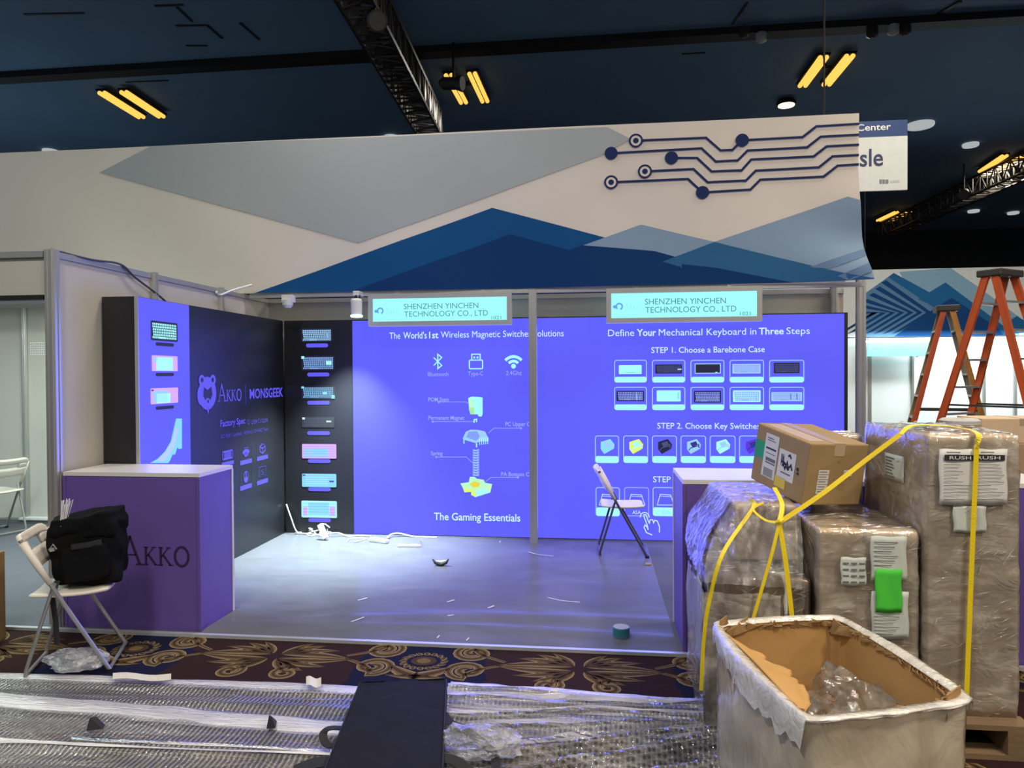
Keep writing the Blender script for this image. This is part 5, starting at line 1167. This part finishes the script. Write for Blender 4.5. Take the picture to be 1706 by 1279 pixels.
t = thing('claw_bracket', 'small black claw-shaped bracket with white top on the booth floor', 'bracket', p)
MB().tube([p+V((-.075, 0, .055)), p+V((-.05, 0, .02)), p+V((0, -.01, .008)), p+V((.045, 0, .025)), p+V((.065, .0, .06))], [.008, .016, .022, .016, .007], 8, flat=.7).build('bracket', black_m, t, smooth=True)
MB().tube([p+V((-.045, .01, .035)), p+V((0, .0, .03)), p+V((.04, .01, .04))], [.006, .014, .008], 8).build('pad', gadget, t, smooth=True)
p = Fz(1035, 1060, 0); t = thing('tape_roll', 'teal tape roll standing on the booth floor near the front edge', 'tape roll', p)
MB().lathe([(.048, .0), (.052, .004), (.052, .058), (.048, .062), (.030, .062), (.028, .002)], p, n=28).build('tape', mat('tape_teal', (.03, .19, .22), .35), t, smooth=False)
MB().lathe([(.0295, .003), (.0295, .0635), (.024, .0635), (.024, .003)], p, n=24).build('core', mat('core_beige', (.55, .45, .33), .8), t)
MB().lathe([(.049, .0621), (.049, .0628), (.031, .0628)], p, n=24).build('side_film', mat('side_beige', (.42, .44, .40), .6), t)
scr = ((596, 1033, .10, .9, .012), (604, 999, .07, .7, .012), (751, 1002, .055, .6, .016), (818, 1012, .05, .7, .016), (751, 1026, .04, .1, .014), (779, 1066, .03, 1.2, .008), (730, 1062, .03, 1.3, .008), (833, 903, .02, 1.5, .008))
lb = ('white paper slip left of the floor middle, nearest the front', 'white paper slip left of the floor middle, above the longer slip', 'white paper slip in the middle of the booth floor, upper left of a pair', 'white paper slip in the middle of the booth floor, right of the pair', 'tiny white scrap below the pair of slips on the booth floor', 'tiny white scrap by the front edge of the booth floor, right one', 'tiny white scrap by the front edge of the booth floor, left one', 'tiny white scrap at the foot of the violet display')
for (px, py, ln, a, w), l_ in zip(scr, lb):
    p = Fz(px, py, 0); d = V((math.cos(a), math.sin(a), 0)); s = V((-d.y, d.x, 0))
    o = MB().grid(lambda u, v: p+d*(ln*(u-.5))+s*(w*(v-.5))+V((0, 0, .004+.006*u*u)), 5, 2).build('paper_scrap', paper, solid=.001); tag(o, l_, 'paper', 'white scraps on the booth floor')
for pts, l_ in ((((881, 919), (895, 923), (922, 926)), 'white cable tie lying before the centre post'), (((913, 995), (935, 1000), (966, 1003)), 'longer white cable tie lying in front of the right counter chair')):
    o = MB().ribbon(spath([Fz(*q, .005) for q in pts], 6), .007, .002, (0, 0, 1)).build('cable_tie', cab); tag(o, l_, 'cable tie', 'cable ties on the booth floor')
p = Fz(1080, 941, 0); o = MB().bevbox((p.x-.025, p.y-.02, .001), (p.x+.025, p.y+.02, .014), .004).build('tape_piece', mat('tan_bit', (.40, .28, .12), .7)); tag(o, 'small tan tape piece by the front leg of the display chair', 'tape')
# thin protective film over the front of the booth carpet
FF = film('floor_film', (.66, .66, .70), .02, .10, 2.2, (.7, 1.6, 1), .08, 3, .4, .5, ior=1.06)
def ff(u, v):
    y = FRONT+.005+2.70*v; k = min(1, max(0, (v-.185)/.02)); x0 = .715+(.03-.715)*k; x = x0+(3.675-x0)*u; h = 0
    for c_, sl, w, am in ((.05, .04, .02, .014), (.12, .13, .026, .016)): h += am*math.exp(-((v-c_-sl*(u-.5)-.05*math.sin(u*3.1))/w)**2)
    return V((x, y, .003+h+.002*(nz((u*8, v*9, 0), 1, 3)+.5)))
o = MB().grid(ff, 90, 60).build('floor_film', FF, smooth=True); tag(o, 'thin clear plastic film with folds over the front of the booth carpet', 'plastic film')
# drooping lead on the left partition and a hook
o = MB().tube(spath([(WALLX-.01, FRONT+.03, 2.452), ox(150, 432, WALLX+.015)+V((0, 0, .0)), ox(200, 440, WALLX+.02), ox(225, 462, WALLX+.03), ox(262, 490, WALLX+.035), (WALLX+.05, ox(280, 500, WALLX+.03).y, 2.20)], 6), .008, 6).build('cable', mat('cable_dark', (.05, .06, .08), .5)); tag(o, 'dark cable drooping along the top of the left partition', 'cable')
p = ox(372, 492, WALLX+.03)
o = MB().tube(spath([p+V((.1, .35, .14)), p+V((.04, .1, .06)), p+V((0, -.05, .0)), p+V((.0, -.12, .02))], 5), .010, 6).build('cable', cab); tag(o, 'short pale cable at the top of the left partition near the banner', 'cable')

# ================================================================ RIGHT SIDE: LADDERS, CARTONS, FAR BOOTH
orange = mat('ladder_orange', (.62, .11, .028), .45, vary=.08); orange2 = mat('ladder_yellow', (.62, .30, .06), .45); alu2 = mat('ladder_aluminium', (.55, .56, .56), .35, metal=.7); capm = mat('ladder_cap', (.05, .05, .05), .5); tan = mat('ladder_tan', (.36, .26, .15), .5); boot = mat('ladder_boot', (.75, .16, .03), .5)
def stepladder(loc, rz, Ht, spread, wt, wb, n, label, rails, twoside, rw=.075):
    t = thing('stepladder', label, 'ladder', loc, rz, 'orange stepladders')
    H2 = Ht-.06
    def rail(sx, sy, z):
        k = (H2-z)/H2; return V((sx*(.05+(spread/2-.05)*k), sy*(wt/2+(wb-wt)/2*k), z))
    names = {(1, -1): 0, (1, 1): 1, (-1, -1): 2, (-1, 1): 3}
    for (sx, sy), i in names.items():
        r = MB(); a, b = rail(sx, sy, .03), rail(sx, sy, H2); r.beam(a, b, .03, rw, (1, 0, 0))
        for e in (-1, 1): r.beam(a+V((e*rw*.5, 0, 0)), b+V((e*rw*.5, 0, 0)), .045, .012, (1, 0, 0))
        r.build('rail', rails[i], t, local=True)
        f = rail(sx, sy, 0); MB().bevbox((f.x-.055, f.y-.035, 0), (f.x+.055, f.y+.035, .10), .008).build('foot', boot, t, local=True)
    for k in range(1, n):
        z = H2*k/n
        for sx in ((1, -1) if twoside else (1,)):
            a, b = rail(sx, -1, z), rail(sx, 1, z); MB().beam(a, b, .085, .028, (0, 0, 1)).build('step', alu2, t, local=True)
        if not twoside and k % 2: a, b = rail(-1, -1, z), rail(-1, 1, z); MB().beam(a, b, .03, .03).build('rear_brace', alu2, t, local=True)
    MB().bevbox((-.15, -wt/2-.05, H2-.03), (.15, wt/2+.05, Ht), .015).build('top_cap', capm, t, local=True)
    for sy in (-1, 1): a, b = rail(1, sy, H2*.42), rail(-1, sy, H2*.42); MB().beam(a, b, .008, .025).build('spreader', capm, t, local=True)
    return t
stepladder((8.33, 2.75, -.012), -.98, 2.93, 1.65, .42, .78, 8, 'tall orange stepladder at the right, its top reaching the far banner', [orange]*4, True)
stepladder((8.40, 4.3, -.012), -.30, 2.62, 1.30, .34, .58, 8, 'smaller orange and grey stepladder left of the tall one', [orange2, mat('ladder_grey', (.28, .28, .25), .5, metal=.3), orange, tan], True, .06)
# cartons in the aisle behind the pallet
yq = .45
a, b = oy(1640, 735, yq), oy(1640, 697, yq)
carton((a.x, yq, -.012), (a.x+.75, yq+.5, a.z-.02), 'lower brown carton of the aisle stack behind the tall carton', None, card_d)
carton((a.x-.02, yq+.01, a.z-.018), (a.x+.72, yq+.5, b.z), 'top brown carton of the aisle stack, under the tall ladder', None, card_m)
p0 = oy(1610, 700, .3); carton((p0.x-.22, .25, -.012), (p0.x+.20, .62, p0.z-.10), 'plain carton under the round white roll, behind the pallet load', None, card_d)
t = thing('foam_roll', 'round flat white roll on a carton beside the ladder boots', 'roll', (p0.x, .43, p0.z-.098)); MB().lathe([(.16, .0), (.18, .02), (.18, .09), (.15, .11), (.05, .11), (.04, .08)], (p0.x, .43, p0.z-.098), n=24).build('roll', mat('foam_white', (.62, .62, .60), .6), t); MB().lathe([(.181, .04), (.183, .045), (.183, .055), (.181, .06)], (p0.x, .43, p0.z-.098), n=24).build('band', tape_m, t)
# brown carton cut by the left picture edge
p = oz(11, 1064, -.012); p.y -= .30
lc_ = carton((p.x-.42, p.y, -.012), (p.x, p.y+.30, oy(11, 940, p.y).z), 'brown carton with a pale label cut off by the left picture edge', None, mat('cardboard_dark', (.26, .15, .06), .75))
MB().box((p.x, p.y+.06, .12), (p.x+.001, p.y+.20, .36)).build('shipping_label', mat('label_buff', (.55, .47, .36), .6), lc_)
# ---- far booth across the aisle
FY = 10.0
ff0, ff1 = oy(1436, 700, FY).x, 16.0
fw = mat('far_wall_white', (.80, .82, .82), .4, vary=.02)
struct(MB().box((6.2, FY+.3, -.012), (ff1, FY+.36, 2.42)).build('wall_right', fw))
for q in (1449, 1520, 1639, 1691): x = oy(q, 650, FY+.28).x; post(x, FY+.27, w=.05, z1=2.40, name='trim_14')
zb2 = oy(1560, 560, FY).z; zt2 = oy(1560, 447, FY).z
g = Gfx(1, FY, -1)
fcream = mat('far_banner_cream', (.70, .74, .72), .85, spec=.1); flight = mat('far_banner_light_blue', (.25, .42, .55), .85, spec=.1); fblue = mat('far_banner_blue', (.02, .13, .32), .85, spec=.1); fnavy = mat('far_banner_navy', (.010, .06, .20), .85, spec=.1); fstripe = mat('far_banner_slate', (.11, .23, .38), .85, spec=.1)
X0 = 6.3; g.poly([(X0, zb2), (ff1, zb2), (ff1, zt2), (X0, zt2)], fcream, 0)
Z9 = lambda pts: [(1380+x/4.411, 430+y/4.411) for x, y in pts]
def cz(pts): return [(min(max(u, X0), ff1), min(max(v, zb2), zt2)) for u, v in (g.uv(*p) for p in Z9(pts))]
def fp(pts, m, d): g.poly(cz(pts), m, d)
fp([(520, 100), (900, 72), (1100, 210), (1400, 430), (1400, 580), (800, 580)], flight, .002)
fp([(240, 280), (480, 108), (760, 260), (1180, 540), (1180, 580), (240, 580)], fstripe, .003)
fp([(440, 140), (480, 108), (760, 260), (1230, 578), (1090, 578)], fblue, .004)
for k in range(7): 
    y = 180+k*46; x = 390-k*46
    fp([(max(x, 240), y if x > 240 else y+ (240-x)*.0), (max(x, 240)+34, y-18), (760-k*0-k*66, 400), (720-k*66, 400)], fnavy, .005)
    fp([(720-k*66, 398), (760-k*66, 398), (560-k*66-40, 540), (500-k*66-40, 560)], fnavy, .005)
fp([(660, 300), (860, 178), (1290, 500), (1330, 580), (760, 580), (880, 400)], fblue, .006)
fp([(480, 580), (700, 420), (905, 290), (1240, 510), (1290, 580)], fnavy, .007)
fp([(1290, 480), (1385, 425), (1480, 480), (1480, 545), (1340, 555)], fblue, .008)
t = thing('overhead_banner', 'distant pale banner with striped blue peaks over the far white booth', 'banner', ((X0+ff1)/2, FY, zb2))
g.build('fabric', t); MB().box((X0, FY+.01, zt2-.05), (ff1, FY+.05, zt2)).box((X0, FY+.01, zb2), (ff1, FY+.05, zb2+.05)).build('hanging_frame', alu, t)
for x in (9.3, 13.5): MB().tube([(x, FY+.03, zt2), (x, FY+.03, 6.5)], .006, 5).build('hanging_wire', black_m, t)
g = Gfx(1, FY-.3, -1); a, b, c_, e = g.box(1446, 570, 1549, 593)
t = thing('name_sign', 'distant lit cyan sign on the far white booth behind the ladders', 'sign', ((a+c_)/2, FY-.3, b)); lp = MB().box((a, FY-.3, b), (c_, FY-.25, e)).build('lit_panel', SIGNLIT, t)
g.text('1451', 1453, 1470, 584, 7, SG3, .0, .004); g.urect(a+(c_-a)*.35, b+(e-b)*.45, a+(c_-a)*.7, b+(e-b)*.5, SG3, .004); g.urect(a+(c_-a)*.35, b+(e-b)*.68, a+(c_-a)*.6, b+(e-b)*.72, SG3, .004); g.build('lettering', lp)
MB().box((a-.03, FY-.25, e), (c_+.03, FY-.2, e+.05)).build('top_rail', alu, t)
for x in (a, c_): MB().box((x-.02, FY-.25, b), (x+.02, FY+.29, b+.04)).build('bracket', alu, t)
